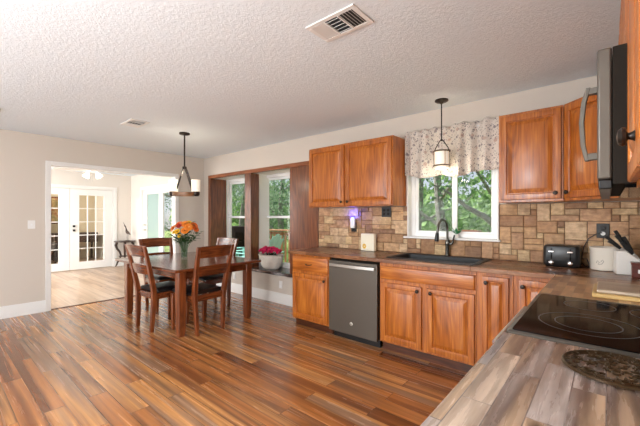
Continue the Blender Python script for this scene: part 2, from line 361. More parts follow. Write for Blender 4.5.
def hung_window(name, x0, x1, z0, z1, zm, y):
    r = struct(name, bar_frame(x0, x1, z0, z1, 0.05, y, y + 0.09), M['white'], 0.003)
    for a, b, yy in ((z0 + 0.05, zm + 0.02, y + 0.015), (zm - 0.02, z1 - 0.05, y + 0.045)):
        sash = bar_frame(x0 + 0.05, x1 - 0.05, a, b, 0.038, yy, yy + 0.028).build('sash', M['white_gloss'], r, 0.002)
        box(x0 + 0.08, x1 - 0.08, yy + 0.012, yy + 0.016, a + 0.03, b - 0.03).build('pane', M['pane'], sash)
    return r
hung_window('window_1', -5.765, -4.725, 0.478, 2.064, 1.33, BYB)
hung_window('window_2', -4.665, -3.56, 0.478, 2.064, 1.33, BYB)

# ------------------------------------------------------------------ sink window
yf = YW + 0.06
r = struct('window_3', bar_frame(SX0, SX1, SZ0, SZ1, 0.045, yf, yf + 0.06), M['white_gloss'], 0.003)
for a, b, yy in ((SX0 + 0.045, -1.185, yf + 0.008), (-1.245, SX1 - 0.045, yf + 0.032)):
    sash = bar_frame(a, b, SZ0 + 0.03, SZ1 - 0.04, 0.035, yy, yy + 0.022).build('sash', M['white_gloss'], r, 0.002)
    box(a + 0.03, b - 0.03, yy + 0.009, yy + 0.013, SZ0 + 0.06, SZ1 - 0.07).build('pane', M['pane'], sash)
t = MB(); t.box(SX0 - 0.045, SX1 + 0.03, YW - 0.055, YW + 0.06, SZ0 - 0.018, SZ0 + 0.002)
struct('trim_window_sill', t, M['white'], 0.004)
t = MB(); t.box(SX0 - 0.012, SX0 + 0.003, YW - 0.026, yf, SZ0, SZ1); t.box(SX1 - 0.003, SX1 + 0.012, YW - 0.026, yf, SZ0, SZ1)
struct('trim_window_jamb', t, M['white'], 0.002)

# ------------------------------------------------------------------ stone tile backsplash
def stone_mat():
    m, nt, b = new_mat('split_face_stone'); at = N(nt, 'ShaderNodeVertexColor', layer_name='tone')
    v = coords(nt, rand=False); n = N(nt, 'ShaderNodeTexNoise', i_Scale=22.0, i_Detail=5.0, i_Roughness=0.65); nt.links.new(v, n.inputs['Vector'])
    mp = N(nt, 'ShaderNodeMapping'); mp.inputs['Scale'].default_value = (12, 12, 60); nt.links.new(v, mp.inputs[0])
    n2 = N(nt, 'ShaderNodeTexNoise', i_Scale=1.0, i_Detail=3.0); nt.links.new(mp.outputs[0], n2.inputs['Vector'])
    r = ramp(nt, [(0.3, (0.62, 0.56, 0.52, 1)), (0.6, (1, 1, 1, 1)), (0.75, (1.25, 1.2, 1.1, 1))]); nt.links.new(n.outputs[0], r.inputs[0])
    c = mixc(nt, 1.0, at.outputs[0], r.outputs[0], 'MULTIPLY')
    r2 = ramp(nt, [(0.35, (0.75, 0.68, 0.62, 1)), (0.6, (1, 1, 1, 1))]); nt.links.new(n2.outputs[0], r2.inputs[0])
    c = mixc(nt, 0.7, c, r2.outputs[0], 'MULTIPLY')
    nt.links.new(c, b.inputs['Base Color']); b.inputs['Roughness'].default_value = 0.6
    bump(nt, b, math_n(nt, 'ADD', n.outputs[0], n2.outputs[0]), 0.5, 0.008); return m
M['stone'] = stone_mat()
TONES = [(198, 160, 118), (210, 174, 132), (186, 146, 106), (214, 184, 146), (172, 132, 96), (202, 162, 124), (158, 122, 92), (218, 188, 144)]
rs = random.Random(11)
def tiles(mb, x0, x1, z0, z1, y, cell=0.0505):
    nx = max(1, round((x1 - x0) / cell)); nz = max(1, round((z1 - z0) / cell)); cx, cz = (x1 - x0) / nx, (z1 - z0) / nz
    used = [[False] * nz for _ in range(nx)]
    opts = [(4, 2)] * 5 + [(3, 2)] * 5 + [(2, 2)] * 5 + [(2, 3)] * 2 + [(3, 3)] * 2 + [(5, 2)] * 2 + [(2, 1)] * 3 + [(3, 1)] * 3 + [(4, 1)] + [(1, 1)]
    for k in range(nz):
        for i in range(nx):
            if used[i][k]: continue
            rs.shuffle(opts)
            for wv, hv in opts + [(2, 1), (1, 2), (1, 1)]:
                if i + wv <= nx and k + hv <= nz and all(not used[i + a][k + b] for a in range(wv) for b in range(hv)):
                    for a in range(wv):
                        for b in range(hv): used[i + a][k + b] = True
                    g = 0.0022; e = 0.006; d = rs.uniform(0.008, 0.015)
                    X0, X1, Z0, Z1 = x0 + i * cx + g, x0 + (i + wv) * cx - g, z0 + k * cz + g, z0 + (k + hv) * cz - g
                    t = rs.choice(TONES); kk = rs.uniform(0.86, 1.1); mb.cc = tuple(q * kk for q in lin(t)[:3]) + (1,)
                    j = lambda: rs.uniform(-0.0015, 0.0015)
                    mb.rings([[(X0, y, Z0), (X1, y, Z0), (X1, y, Z1), (X0, y, Z1)],
                              [(X0, y - d + 0.004, Z0), (X1, y - d + 0.004, Z0), (X1, y - d + 0.004, Z1), (X0, y - d + 0.004, Z1)],
                              [(X0 + e, y - d + j(), Z0 + e), (X1 - e, y - d + j(), Z0 + e), (X1 - e, y - d + j(), Z1 - e), (X0 + e, y - d + j(), Z1 - e)]], cap0=False)
                    break
tl = MB(); yt = YW - 0.006
tiles(tl, -3.025, SX0 - 0.014, 0.923, 1.446, yt); tiles(tl, SX0 - 0.014, SX1 + 0.014, 0.923, SZ0 - 0.02, yt); tiles(tl, SX1 + 0.014, XR, 0.923, 1.446, yt)
g = MB(); g.box(-3.028, SX0 - 0.012, yt, YW, 0.92, 1.447); g.box(SX0 - 0.012, SX1 + 0.012, yt, YW, 0.92, SZ0 - 0.018); g.box(SX1 + 0.012, XR, yt, YW, 0.92, 1.447)
sp = struct('wall_backsplash', tl, M['stone'], smooth=30)
g.build('grout', M['grout'], sp)

# ================================================================== CABINETS
def rect(x0, x1, z0, z1, y): return [(x0, y, z0), (x1, y, z0), (x1, y, z1), (x0, y, z1)]
def panel_door(parent, x0, x1, z0, z1, knob=None, yf=-0.02, ks=1.0, name='door', fw=0.052, flat=False, mat=None):
    """raised-panel front; local front faces -y"""
    wd, h = x1 - x0, z1 - z0
    yb = yf + 0.018
    def rr(i, y): return rect(x0 + i, x1 - i, z0 + i, z1 - i, y)
    if flat:
        o = MB().rings([rr(0, yb), rr(0, yf + 0.006), rr(0.004, yf + 0.002), rr(0.010, yf)]).build(name, mat or M['oak_x'], parent)
    else:
        fw = min(fw, wd * 0.22)
        o = MB().rings([rr(0, yb), rr(0, yf + 0.006), rr(0.003, yf + 0.001), rr(0.007, yf), rr(fw - 0.008, yf), rr(fw - 0.002, yf + 0.004), rr(fw, yf + 0.013), rr(fw, yb)], True, False).build(name, mat or M['oak_z'], parent, smooth=25)
        pi_ = min(0.035, wd * 0.12)
        MB().rings([rr(fw - 0.0005, yb - 0.001), rr(fw - 0.0005, yf + 0.013), rr(fw + 0.005, yf + 0.013), rr(fw + pi_, yf + 0.001), rr(fw + pi_ + 0.003, yf)]).build('panel', M['oak_z'], o, smooth=20)
    if knob:
        kx, kz = knob
        MB().lathe([(0.010 * ks, 0), (0.007 * ks, -0.004 * ks), (0.006 * ks, -0.009 * ks), (0.015 * ks, -0.012 * ks), (0.0165 * ks, -0.017 * ks), (0.012 * ks, -0.022 * ks), (0.002 * ks, -0.024 * ks)], (kx, yf, kz), 14, 'y').build('knob', M['bronze'], o)
    return o
def cabinet(name, label, loc, rz, wd, d, z0, z1, doors, drawers=(), toe=0.0, group=None, side=None):
    """local origin at front-left floor/bottom; carcass runs to +y"""
    r = thing(name, label, 'cabinet', loc, rz, group)
    b = MB(); b.box(0, wd, 0, 0.02, z0 + toe, z1); b.box(0, 0.018, 0.02, d, z0 + toe, z1); b.box(wd - 0.018, wd, 0.02, d, z0 + toe, z1)
    b.box(0.018, wd - 0.018, 0.02, d, z0 + toe, z0 + toe + 0.018); b.box(0.018, wd - 0.018, d - 0.01, d, z0 + toe + 0.018, z1)
    if not toe: b.box(0.018, wd - 0.018, 0.02, d - 0.01, z1 - 0.018, z1)
    b.build('body', M['oak_z'], r, 0.0015)
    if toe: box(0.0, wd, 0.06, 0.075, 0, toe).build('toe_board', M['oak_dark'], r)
    for q in doors: panel_door(r, *q)
    for q in drawers:
        o = panel_door(r, *q[:4], flat=True, name='drawer')
        if len(q) > 4: bow_pull(o, *q[4])
    return r
def bow_pull(o, cx, cz):
    MB().tube([(cx - 0.045, -0.02, cz), (cx - 0.04, -0.04, cz - 0.002), (cx - 0.02, -0.046, cz - 0.004), (cx, -0.047, cz - 0.005), (cx + 0.02, -0.046, cz - 0.004), (cx + 0.04, -0.04, cz - 0.002), (cx + 0.045, -0.02, cz)], 0.005, 8).build('handle', M['bronze'], o)
YF = 2.93   # face-frame plane of the sink run
CT0, CT1 = 0.882, 0.92
cabinet('base_cabinet', 'oak base cabinet with one drawer over one door, beside the bay window', (-2.945, YF, 0), 0, 0.585, 0.585, 0, CT0, [(0.015, 0.568, 0.115, 0.655, (0.525, 0.60))], [(0.015, 0.568, 0.685, 0.855, (0.29, 0.77))], toe=0.095)
cabinet('base_cabinet', 'wide oak sink cabinet with false drawer front above a pair of doors', (-1.715, YF, 0), 0, 0.905, 0.585, 0, CT0, [(0.02, 0.437, 0.115, 0.685, (0.40, 0.645)), (0.49, 0.893, 0.115, 0.685, (0.525, 0.645))], [(0.015, 0.893, 0.722, 0.845)], toe=0.095)
cabinet('base_cabinet', 'narrow oak base cabinet with one tall door right of the sink cabinet', (-0.808, YF, 0), 0, 0.263, 0.585, 0, CT0, [(0.045, 0.236, 0.115, 0.850, (0.075, 0.80))], toe=0.095)
cabinet('base_cabinet', 'oak corner base cabinet half hidden by the stove side counter', (-0.543, YF, 0), 0, 0.30, 0.585, 0, CT0, [(0.035, 0.27, 0.115, 0.850, (0.065, 0.80))], toe=0.095)
XF = -0.243  # face of the stove run, facing -x
R90 = -pi / 2
cabinet('base_cabinet', 'slim oak filler cabinet between the stove and the corner', (XF, 2.90, 0), R90, 0.80, 0.60, 0, CT0, [(0.40, 0.78, 0.115, 0.850, (0.44, 0.80))], toe=0.095)
cabinet('base_cabinet', 'oak cabinet under the nearest butcher block counter', (XF, 1.325, 0), R90, 0.84, 0.60, 0, CT0, [(0.02, 0.41, 0.115, 0.66, (0.37, 0.62)), (0.43, 0.82, 0.115, 0.66, (0.47, 0.62))], [(0.02, 0.41, 0.69, 0.855, (0.215, 0.77)), (0.43, 0.82, 0.69, 0.855, (0.625, 0.77))], toe=0.095)
# wall cabinets
UZ0, UZ1, UF = 1.450, 2.200, 3.217
k0 = 0.045
cabinet('wall_cabinet', 'double door oak wall cabinet left of the sink window', (-2.93, UF, 0), 0, 1.205, YW - UF - 0.002, UZ0, UZ1, [(0.012, 0.568, UZ0 + 0.012, UZ1 - 0.02, (0.535, UZ0 + k0 + 0.012)), (0.59, 1.193, UZ0 + 0.012, UZ1 - 0.02, (0.624, UZ0 + k0 + 0.012))])
cabinet('wall_cabinet', 'single door oak wall cabinet right of the sink window', (-0.708, UF, 0), 0, 0.455, YW - UF - 0.002, UZ0, UZ1, [(0.015, 0.443, UZ0 + 0.02, UZ1 - 0.02, (0.405, UZ0 + 0.065))])
# diagonal corner cabinet: a five-sided body and a slanted door
cr = thing('wall_cabinet', 'oak wall cabinet set diagonally across the corner above the white crock', 'cabinet', (-0.250, UF, 0), -pi / 4)
p = [(0, 0), (0.465, 0), (0.465 + 0.215, 0.215), (0.232, 0.66), (-0.215, 0.215)]
MB().prism([(0.002, 0), (0.444, 0), (0.664, 0.214), (0.232, 0.650), (-0.213, 0.215)], UZ0, UZ1, 'z').build('body', M['oak_z'], cr, 0.0015)
panel_door(cr, 0.02, 0.43, UZ0 + 0.02, UZ1 - 0.02, (0.055, UZ0 + 0.065))
UXF = 0.065
cabinet('wall_cabinet', 'oak wall cabinet between the corner cabinet and the microwave', (UXF, 2.88, 0), R90, 0.80, XR - UXF - 0.002, UZ0, UZ1, [(0.015, 0.39, UZ0 + 0.02, UZ1 - 0.02, (0.05, UZ0 + 0.065)), (0.41, 0.785, UZ0 + 0.02, UZ1 - 0.02, (0.75, UZ0 + 0.065))])
cabinet('wall_cabinet', 'short oak wall cabinet above the microwave', (UXF, 2.065, 0), R90, 0.762, XR - UXF - 0.002, 1.818, UZ1 + 0.02, [(0.015, 0.372, 1.835, UZ1, (0.335, 1.88)), (0.39, 0.747, 1.835, UZ1, (0.425, 1.88))])
cabinet('wall_cabinet', 'nearest oak wall cabinet at the right edge, with a large dark knob', (UXF, 1.296, 0), R90, 0.80, XR - UXF - 0.002, 1.405, UZ1 + 0.02, [(0.012, 0.40, 1.42, UZ1, (0.352, 1.490), -0.02, 1.2), (0.41, 0.79, 1.42, UZ1, None)])

# ================================================================== COUNTERTOPS
def top(poly_boxes, mat, name, label):
    m = MB()
    for q in poly_boxes: m.box(*q)
    o = m.build(name, mat, None, 0.004); return tag(o, label, 'countertop')
SKX0, SKX1, SKY0, SKY1 = -1.665, -0.845, 2.995, 3.475
top([(-2.975, SKX0, 2.879, YW - 0.001, CT0, CT1), (SKX1, XR - 0.001, 2.879, YW - 0.001, CT0, CT1), (SKX0, SKX1, 2.879, SKY0, CT0, CT1), (SKX0, SKX1, SKY1, YW - 0.001, CT0, CT1)], M['block_x'], 'countertop', 'long brown wooden countertop under the sink window')
M['block_far'] = planks('butcher_block_small_staves', 0.16, 0.045, [(0.05, (118, 78, 48)), (0.3, (186, 142, 100)), (0.5, (222, 184, 140)), (0.7, (150, 104, 68)), (0.95, (204, 160, 116))], 0.75, 0.32, axis='y', mortar=0.001, grain=(5, 40), bands=0.1, seam=0.6, dis=0.1)  # staves lightened in colour to make up for less light behind the stove
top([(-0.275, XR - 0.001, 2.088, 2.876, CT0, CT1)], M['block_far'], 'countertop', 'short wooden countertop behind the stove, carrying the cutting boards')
top([(-0.275, XR - 0.001, 0.45, 1.318, CT0, CT1)], M['block_y'], 'countertop', 'greyish butcher block countertop nearest the viewer, carrying the lacy trivet')

# ------------------------------------------------------------------ sink and faucet
sk = thing('sink', 'black drop-in sink below the window', 'sink', (-1.255, 3.235, CT1))
hx, hy = 0.432, 0.262
def rr2(ix, iy, z, ox=0, oy=0, r=0.04):
    pts = []
    for cxx, cyy, a0 in ((ix - r, iy - r, 0), (-ix + r, iy - r, 90), (-ix + r, -iy + r, 180), (ix - r, -iy + r, 270)):
        for k in range(5): a = radians(a0 + k * 22.5); pts.append((cxx + r * cos(a) + ox, cyy + r * sin(a) + oy, z))
    return pts
MB().rings([rr2(hx, hy, 0.001), rr2(hx, hy, 0.006), rr2(hx - 0.006, hy - 0.006, 0.010), rr2(0.392, 0.205, 0.010, 0, -0.02), rr2(0.385, 0.198, 0.004, 0, -0.02), rr2(0.375, 0.19, -0.19, 0, -0.02), rr2(0.33, 0.15, -0.205, 0, -0.02)], False, True).build('basin', M['black_matte'], sk)
MB().lathe([(0.045, 0), (0.045, 0.004), (0.03, 0.004), (0.026, 0.001)], (0, -0.02, -0.2045), 20).build('drain', M['chrome'], sk)
fc = thing('faucet', 'dark gooseneck pull-down faucet behind the sink', 'faucet', (-1.236, 3.455, CT1 + 0.011), radians(-8))
MB().lathe([(0.030, 0), (0.030, 0.008), (0.022, 0.014), (0.020, 0.10), (0.024, 0.115), (0.024, 0.15), (0.016, 0.165)], (0, 0, 0), 18).build('base', M['faucet'], fc)
ar = [(0, 0, 0.16), (0, 0, 0.27)] + [(0, -0.095 + 0.095 * cos(a), 0.27 + 0.095 * sin(a)) for a in [pi * k / 12 for k in range(1, 12)]] + [(0, -0.19, 0.27), (0, -0.198, 0.235)]
MB().tube(ar, 0.0125, 12).build('spout', M['faucet'], fc)
MB().tube([(0, -0.197, 0.240), (0, -0.203, 0.21), (0, -0.212, 0.165), (0, -0.214, 0.155)], [0.015, 0.019, 0.021, 0.017], 14).build('spray_head', M['black'], fc)
MB().tube([(0.015, 0, 0.12), (0.045, 0, 0.125), (0.055, 0, 0.135), (0.075, -0.005, 0.20), (0.078, -0.006, 0.215)], [0.012, 0.012, 0.010, 0.008, 0.007], 10).build('lever', M['faucet'], fc)

# ------------------------------------------------------------------ dishwasher
dw = thing('dishwasher', 'dark slate dishwasher between two oak base cabinets', 'dishwasher', (-2.352, YF, 0))
box(0.006, 0.624, 0.012, 0.58, 0.09, 0.872).build('tub', M['slate_dark'], dw, 0.003)
box(0.008, 0.622, -0.032, 0.008, 0.082, 0.852).build('door', M['slate'], dw, 0.004)
box(0.02, 0.61, 0.05, 0.07, 0.0, 0.08).build('kick_plate', M['black'], dw)
h = MB(); n = 14
h.rings([[(x, -0.058 - 0.016 * sin(pi * (x - 0.03) / 0.57), 0.79), (x, -0.048 - 0.016 * sin(pi * (x - 0.03) / 0.57), 0.79), (x, -0.048 - 0.016 * sin(pi * (x - 0.03) / 0.57), 0.822), (x, -0.058 - 0.016 * sin(pi * (x - 0.03) / 0.57), 0.822)] for x in [0.03 + 0.57 * k / n for k in range(n + 1)]])
h.box(0.03, 0.05, -0.056, -0.030, 0.795, 0.817); h.box(0.58, 0.60, -0.056, -0.030, 0.795, 0.817)
h.build('handle', M['steel'], dw, 0.003)
e = MB().lathe([(0.019, 0), (0.019, -0.002), (0.016, -0.003)], (0.31, -0.032, 0.20), 20, 'y'); e.build('emblem', M['steel'], dw)
e = bpy.data.curves.new('emblem_letters', 'FONT'); e.body = 'GE'; e.size = 0.019; e.align_x = 'CENTER'; e.align_y = 'CENTER'; e.extrude = 0.0006; e.materials.append(M['slate_dark'])
eo = bpy.data.objects.new('lettering', e); em = bpy.data.meshes.new_from_object(eo); bpy.data.objects.remove(eo); eo = bpy.data.objects.new('emblem_letters', em); COL.objects.link(eo); eo.parent = dw; eo.location = (0.31, -0.0355, 0.20); eo.rotation_euler = (pi / 2, 0, 0)

# ------------------------------------------------------------------ range
rg = thing('range', 'electric stove with black ceramic glass top set into the counter', 'stove', (XF, 2.083, 0), R90)   # local x -> -y, local y -> +x
RW = 0.760
box(0.004, RW - 0.004, 0.0, 0.60, 0.02, 0.905).build('body', M['slate_dark'], rg, 0.003)
box(0.012, RW - 0.012, -0.035, -0.002, 0.20, 0.80).build('oven_door', M['black_gloss'], rg, 0.004)
box(0.006, RW - 0.006, -0.030, -0.001, 0.81, 0.905).build('control_panel', M['slate'], rg, 0.004)
box(0.012, RW - 0.012, -0.030, -0.002, 0.03, 0.185).build('drawer', M['slate'], rg, 0.004)
m = MB(); m.tube([(0.05, -0.03, 0.80), (0.05, -0.07, 0.845), (0.07, -0.075, 0.85), (RW - 0.07, -0.075, 0.85), (RW - 0.05, -0.07, 0.845), (RW - 0.05, -0.03, 0.80)], 0.012, 12); m.build('handle', M['steel'], rg)
ck = MB(); ck.rings([rr2(0.378, 0.300, z, 0.38, 0.272, 0.02) if k == 0 else rr2(0.372, 0.294, z, 0.38, 0.272, 0.02) for k, z in ((0, 0.908), (0, 0.922), (1, 0.926))])
ck.build('cooktop_rim', M['slate'], rg)
ct = MB(); ct.rings([rr2(0.362, 0.284, 0.918, 0.38, 0.272, 0.016), rr2(0.362, 0.284, 0.929, 0.38, 0.272, 0.016)]); ct = ct.build('cooktop', M['black_gloss'], rg, 0.001)
M['burner'] = plain('burner_print', (92, 92, 94), 0.3)
def ring(r, w_, c): 
    n = 48; a = [[(c[0] + q * cos(2 * pi * k / n), c[1] + q * sin(2 * pi * k / n), c[2]) for k in range(n)] for q in (r - w_, r)]
    return MB().rings(a, False, False)
for (bx, by, br) in ((0.505, 0.190, 0.152), (0.505, 0.190, 0.100), (0.175, 0.185, 0.092), (0.20, 0.43, 0.115), (0.53, 0.44, 0.085)):
    ring(br, 0.004, (bx, by, 0.9297)).build('burner_ring', M['burner'], ct)

# ------------------------------------------------------------------ over-the-range microwave
mw = thing('microwave', 'slate over the range microwave with a long curved handle', 'microwave', (0.022, 2.062, 1.407), R90)  # front at local y=0 -> x
box(0.003, 0.757, -0.008, XR - 0.025, 0.012, 0.417).build('case', M['slate_dark'], mw, 0.003)
box(0.002, 0.758, -0.043, -0.009, 0.028, 0.417).build('door', M['slate'], mw, 0.006)
box(0.05, 0.55, -0.045, -0.042, 0.07, 0.36).build('door_glass', M['black_gloss'], mw, 0.001)
box(0.004, 0.756, -0.040, -0.009, 0.0, 0.026).build('bottom_vent', M['black'], mw, 0.003)
box(0.03, 0.73, 0.02, 0.32, 0.002, 0.011).build('underside_grille', M['black_gloss'], mw)
hp = [(0.662, -0.066, 0.335), (0.662, -0.078, 0.29), (0.662, -0.084, 0.225), (0.662, -0.080, 0.15), (0.662, -0.070, 0.098)]
MB().sweep(hp, [(0.011, 0.006), (0.011, 0.007), (0.011, 0.007), (0.011, 0.007), (0.011, 0.006)]).box(0.652, 0.672, -0.066, -0.042, 0.312, 0.333).box(0.652, 0.672, -0.068, -0.042, 0.100, 0.122).build('handle', M['slate'], mw, 0.002)

# ================================================================== SMALL THINGS ON THE COUNTERS
# toaster
to = thing('toaster', 'black four slot toaster on the counter in front of the stone tiles', 'toaster', (-0.277, 3.335, CT1 + 0.001), radians(-2))
MB().rings([rr2(0.112, 0.085, 0.008, 0, 0.06, 0.03), rr2(0.122, 0.092, 0.02, 0, 0.06, 0.03), rr2(0.122, 0.092, 0.15, 0, 0.06, 0.03), rr2(0.116, 0.086, 0.168, 0, 0.06, 0.03), rr2(0.10, 0.07, 0.175, 0, 0.06, 0.03)]).build('body', M['black'], to)
MB().rings([rr2(0.108, 0.08, 0.0, 0, 0.06, 0.03), rr2(0.108, 0.08, 0.01, 0, 0.06, 0.03)]).build('base', M['slate_dark'], to)
for sx in (-0.062, 0.062):
    MB().lathe([(0.019, 0), (0.018, -0.012), (0.012, -0.016)], (sx, -0.0335, 0.035), 16, 'y').build('dial', M['chrome'], to)
    box(sx - 0.004, sx + 0.004, -0.035, -0.032, 0.06, 0.15).build('lever_slot', M['black_gloss'], to)
    box(sx - 0.020, sx + 0.020, -0.052, -0.034, 0.118, 0.132).build('lever', M['chrome'], to, 0.003)
    for sy in (0.02, 0.10): box(sx - 0.05, sx + 0.05, sy - 0.012, sy + 0.012, 0.174, 0.1765).build('slot', M['black_gloss'], to)
cd = MB().tube([(-0.155, 3.44, 0.96), (-0.13, 3.40, 0.935), (-0.105, 3.35, 0.93), (-0.10, 3.31, 0.96), (-0.115, 3.33, 1.0), (-0.145, 3.40, 0.99), (-0.15, 3.46, 1.0), (-0.14, 3.49, 1.08), (-0.11, 3.50, 1.15), (-0.06, 3.49, 1.19), (-0.025, 3.495, 1.20)], 0.0035, 6).build('power_cord', M['black'])
tag(cd, 'black cord looping from the toaster up to the outlet', 'cord')
# crock
cr = thing('crock', 'cream ceramic crock on the counter right of the toaster', 'crock', (-0.002, 3.375, CT1 + 0.001))
MB().lathe([(0.085, 0), (0.094, 0.004), (0.097, 0.02), (0.097, 0.155), (0.100, 0.162), (0.100, 0.172), (0.094, 0.175), (0.088, 0.172), (0.086, 0.02), (0.02, 0.012)], n=40, cap1=True).build('pot', M['ceramic'], cr)
# scrawled handle-like line on the crock front
sc_ = [(-0.055, -0.092, 0.055), (-0.05, -0.09, 0.075), (-0.038, -0.092, 0.062), (-0.045, -0.092, 0.045), (-0.025, -0.096, 0.05), (-0.012, -0.0985, 0.07), (-0.02, -0.098, 0.082), (-0.03, -0.096, 0.066)]
def on_cyl(pts, r): 
    out = []
    for x, y, z in pts: out.append((x, -math.sqrt(r * r - x * x), z))
    return out
MB().tube(on_cyl(sc_, 0.0975), 0.0012, 5).build('motif', M['slate_dark'], cr)
# knife holder and knives
kb = thing('knife_block', 'white slanted knife block at the right edge of the counter', 'knife block', (0.098, 3.215, CT1 + 0.001), radians(8))
MB().prism([(-0.050, 0.0), (0.055, 0.0), (0.075, 0.105), (0.00, 0.165), (-0.050, 0.165)], -0.045, 0.065, 'y').build('block', plain('white_block', (232, 228, 220), 0.35), kb, 0.004)
m = MB()
for k in range(3): m.box(0.004 + 0.02 * k, 0.016 + 0.02 * k, -0.03, 0.045, 0.15 - 0.016 * k, 0.158 - 0.016 * k)
m.build('slots', M['black'], kb)
def knife(loc, tilt, turn, ln, label):
    r = thing('kitchen_knife', label, 'knife', loc, turn, 'knives in the white block')
    r.rotation_euler = (0, tilt, turn)
    MB().rings([[(x - a * 0.5, -b, z), (x + a * 0.5, -b, z), (x + a * 0.5, b, z), (x - a * 0.5, b, z)] for x, z, a, b in ((0, 0.0, 0.018, 0.007), (0.001, ln * 0.3, 0.022, 0.009), (0.0, ln * 0.75, 0.021, 0.009), (-0.004, ln, 0.024, 0.008))]).build('handle', M['black'], r, 0.003)
    box(-0.009, 0.009, -0.0075, 0.0075, -0.012, 0.001).build('bolster', M['steel'], r, 0.001)
    box(-0.012, 0.012, -0.001, 0.001, -0.075, -0.010).build('blade', M['steel'], r)
kl = ['black handled kitchen knife leaning furthest left in the white block', 'black handled kitchen knife standing tallest in the white block', 'black handled kitchen knife in the middle of the white block', 'short black handled knife at the front of the white block', 'black handled knife at the right rim of the white block', 'black handled knife lowest in the white block, next to the brown box']
bx, by, bz = 0.098, 3.215, CT1
for i, (dx, dy, dz, ti, ln) in enumerate([(-0.022, 0.035, 0.180, -0.75, 0.115), (0.012, 0.04, 0.175, -0.42, 0.145), (0.018, 0.005, 0.166, -0.50, 0.125), (-0.02, -0.02, 0.180, -0.85, 0.085), (0.045, 0.02, 0.145, -0.38, 0.13), (0.045, -0.025, 0.145, -0.62, 0.10)]):
    knife((bx + dx, by + dy, bz + dz), ti, radians(8), ln, kl[i])
wb = thing('wooden_box', 'small dark red brown wooden box with a pale label at the right edge', 'box', (0.205, 3.10, CT1 + 0.001))
MB().box(-0.075, 0.075, -0.05, 0.05, 0, 0.085).box(-0.079, 0.079, -0.054, 0.054, 0.085, 0.098).build('case', wood('mahogany_box', (60, 22, 16), (86, 34, 24), (104, 48, 34), axis='x'), wb, 0.003)
box(-0.045, -0.005, -0.0515, -0.0495, 0.03, 0.055).build('label_plate', M['white'], wb)
# cutting boards
b1 = box(-0.05, 0.33, -0.165, 0.165, 0, 0.022).build('cutting_board', wood('bamboo', (176, 138, 80), (200, 164, 102), (216, 184, 126), axis='x', rough=0.4), None, 0.006)
b1.location = (-0.005, 2.335, CT1 + 0.001); tag(b1, 'thick yellow bamboo cutting board, lower of the two behind the stove', 'cutting board')
b2 = box(-0.04, 0.33, -0.155, 0.15, 0, 0.016).build('cutting_board', wood('pale_board', (150, 128, 104), (178, 156, 132), (200, 182, 160), axis='x', rough=0.35), None, 0.005)
b2.location = (0.003, 2.345, CT1 + 0.0235); tag(b2, 'greyish wooden cutting board lying on top of the bamboo one', 'cutting board')
# lacy trivet
tv = MB(); tc = (0.020, 1.165, CT1 + 0.004); TR = 0.112
def circ(r, z=0, n=40, c=(0, 0)): return [(tc[0] + c[0] + r * cos(2 * pi * k / n), tc[1] + c[1] + r * sin(2 * pi * k / n), tc[2] + z) for k in range(n)]
tv.tube(circ(TR, 0.004), 0.005, 6, True); tv.tube(circ(TR * 0.86, 0.005), 0.0028, 5, True)
rt = random.Random(5)
for k in range(12): tv.tube(circ(0.0105, 0.006, 12, (TR * 0.93 * cos(k * pi / 6), TR * 0.93 * sin(k * pi / 6))), 0.0022, 5, True)
for k in range(62):
    a = rt.uniform(0, 2 * pi); q = TR * 0.84 * math.sqrt(rt.uniform(0.0, 1)); r0 = rt.uniform(0.008, 0.018); ph = rt.uniform(0, 6)
    if q + r0 > TR * 0.9: q = TR * 0.9 - r0
    pts = [(tc[0] + q * cos(a) + (r0 - 0.001 * j) * cos(ph + j * 0.55), tc[1] + q * sin(a) + (r0 - 0.001 * j) * sin(ph + j * 0.55), tc[2] + 0.005) for j in range(9)]
    tv.tube(pts, 0.0028, 5)
for k in range(4): 
    a = k * pi / 2 + 0.4; tv.cyl((tc[0] + TR * 0.8 * cos(a), tc[1] + TR * 0.8 * sin(a), CT1 + 0.0008), 0.006, 0.008, 'z', 8)
o = tv.build('trivet', plain('bronze_casting', (66, 48, 28), 0.4, metal=0.55)); tag(o, 'round lacy bronze trivet lying on the nearest countertop', 'trivet')
# white card box with a yellow flower
cd = thing('napkin_holder', 'small white square holder with a yellow flower under the wall cabinet', 'napkin holder', (-2.175, 3.44, CT1 + 0.001), radians(-4))
box(-0.098, 0.098, -0.018, 0.03, 0, 0.205).build('case', plain('cream_card', (238, 230, 208), 0.5), cd, 0.006)
m = MB()
for k in range(7):
    a = 2 * pi * k / 7; m.sphere((-0.045 + 0.017 * cos(a), -0.0185, 0.055 + 0.02 * sin(a)), 0.012, 8, 6, 1.0)
for v in range(len(m.v)): x, y, z = m.v[v]; m.v[v] = (x, -0.0185 + (y + 0.0185) * 0.12, z)
m.build('flower_motif', plain('yellow_print', (222, 176, 60), 0.6), cd)
# wall outlets
def outlet(loc, label, body, grp, rz=0.0, w_=0.066, h_=0.064, sockets=True, name='wall_outlet', cat='outlet'):
    r = thing(name, label, cat, loc, rz)
    box(-w_, w_, -0.006, 0, -h_, h_).build('plate', body, r, 0.003)
    return r
for loc, lab, dbl in (((-1.966, 3.506, 1.385), 'black outlet plate under the left wall cabinet', True), ((-2.425, 3.506, 1.20), 'black outlet behind the glowing night light', False), ((-0.020, 3.506, 1.215), 'black outlet on the stone tiles above the crock', False)):
    r = outlet(loc, lab, M['black'], None, w_=0.062 if dbl else 0.04, h_=0.058)
    for sx in ((-0.027, 0.027) if dbl else (0.0,)):
        for sz in (-0.022, 0.022):
            MB().lathe([(0.0155, 0), (0.0155, -0.002), (0.014, -0.0025)], (sx, -0.006, sz), 14, 'y').build('socket', M['white'] if not dbl and sz < 0 and loc[0] > -1 else M['slate_dark'], r)
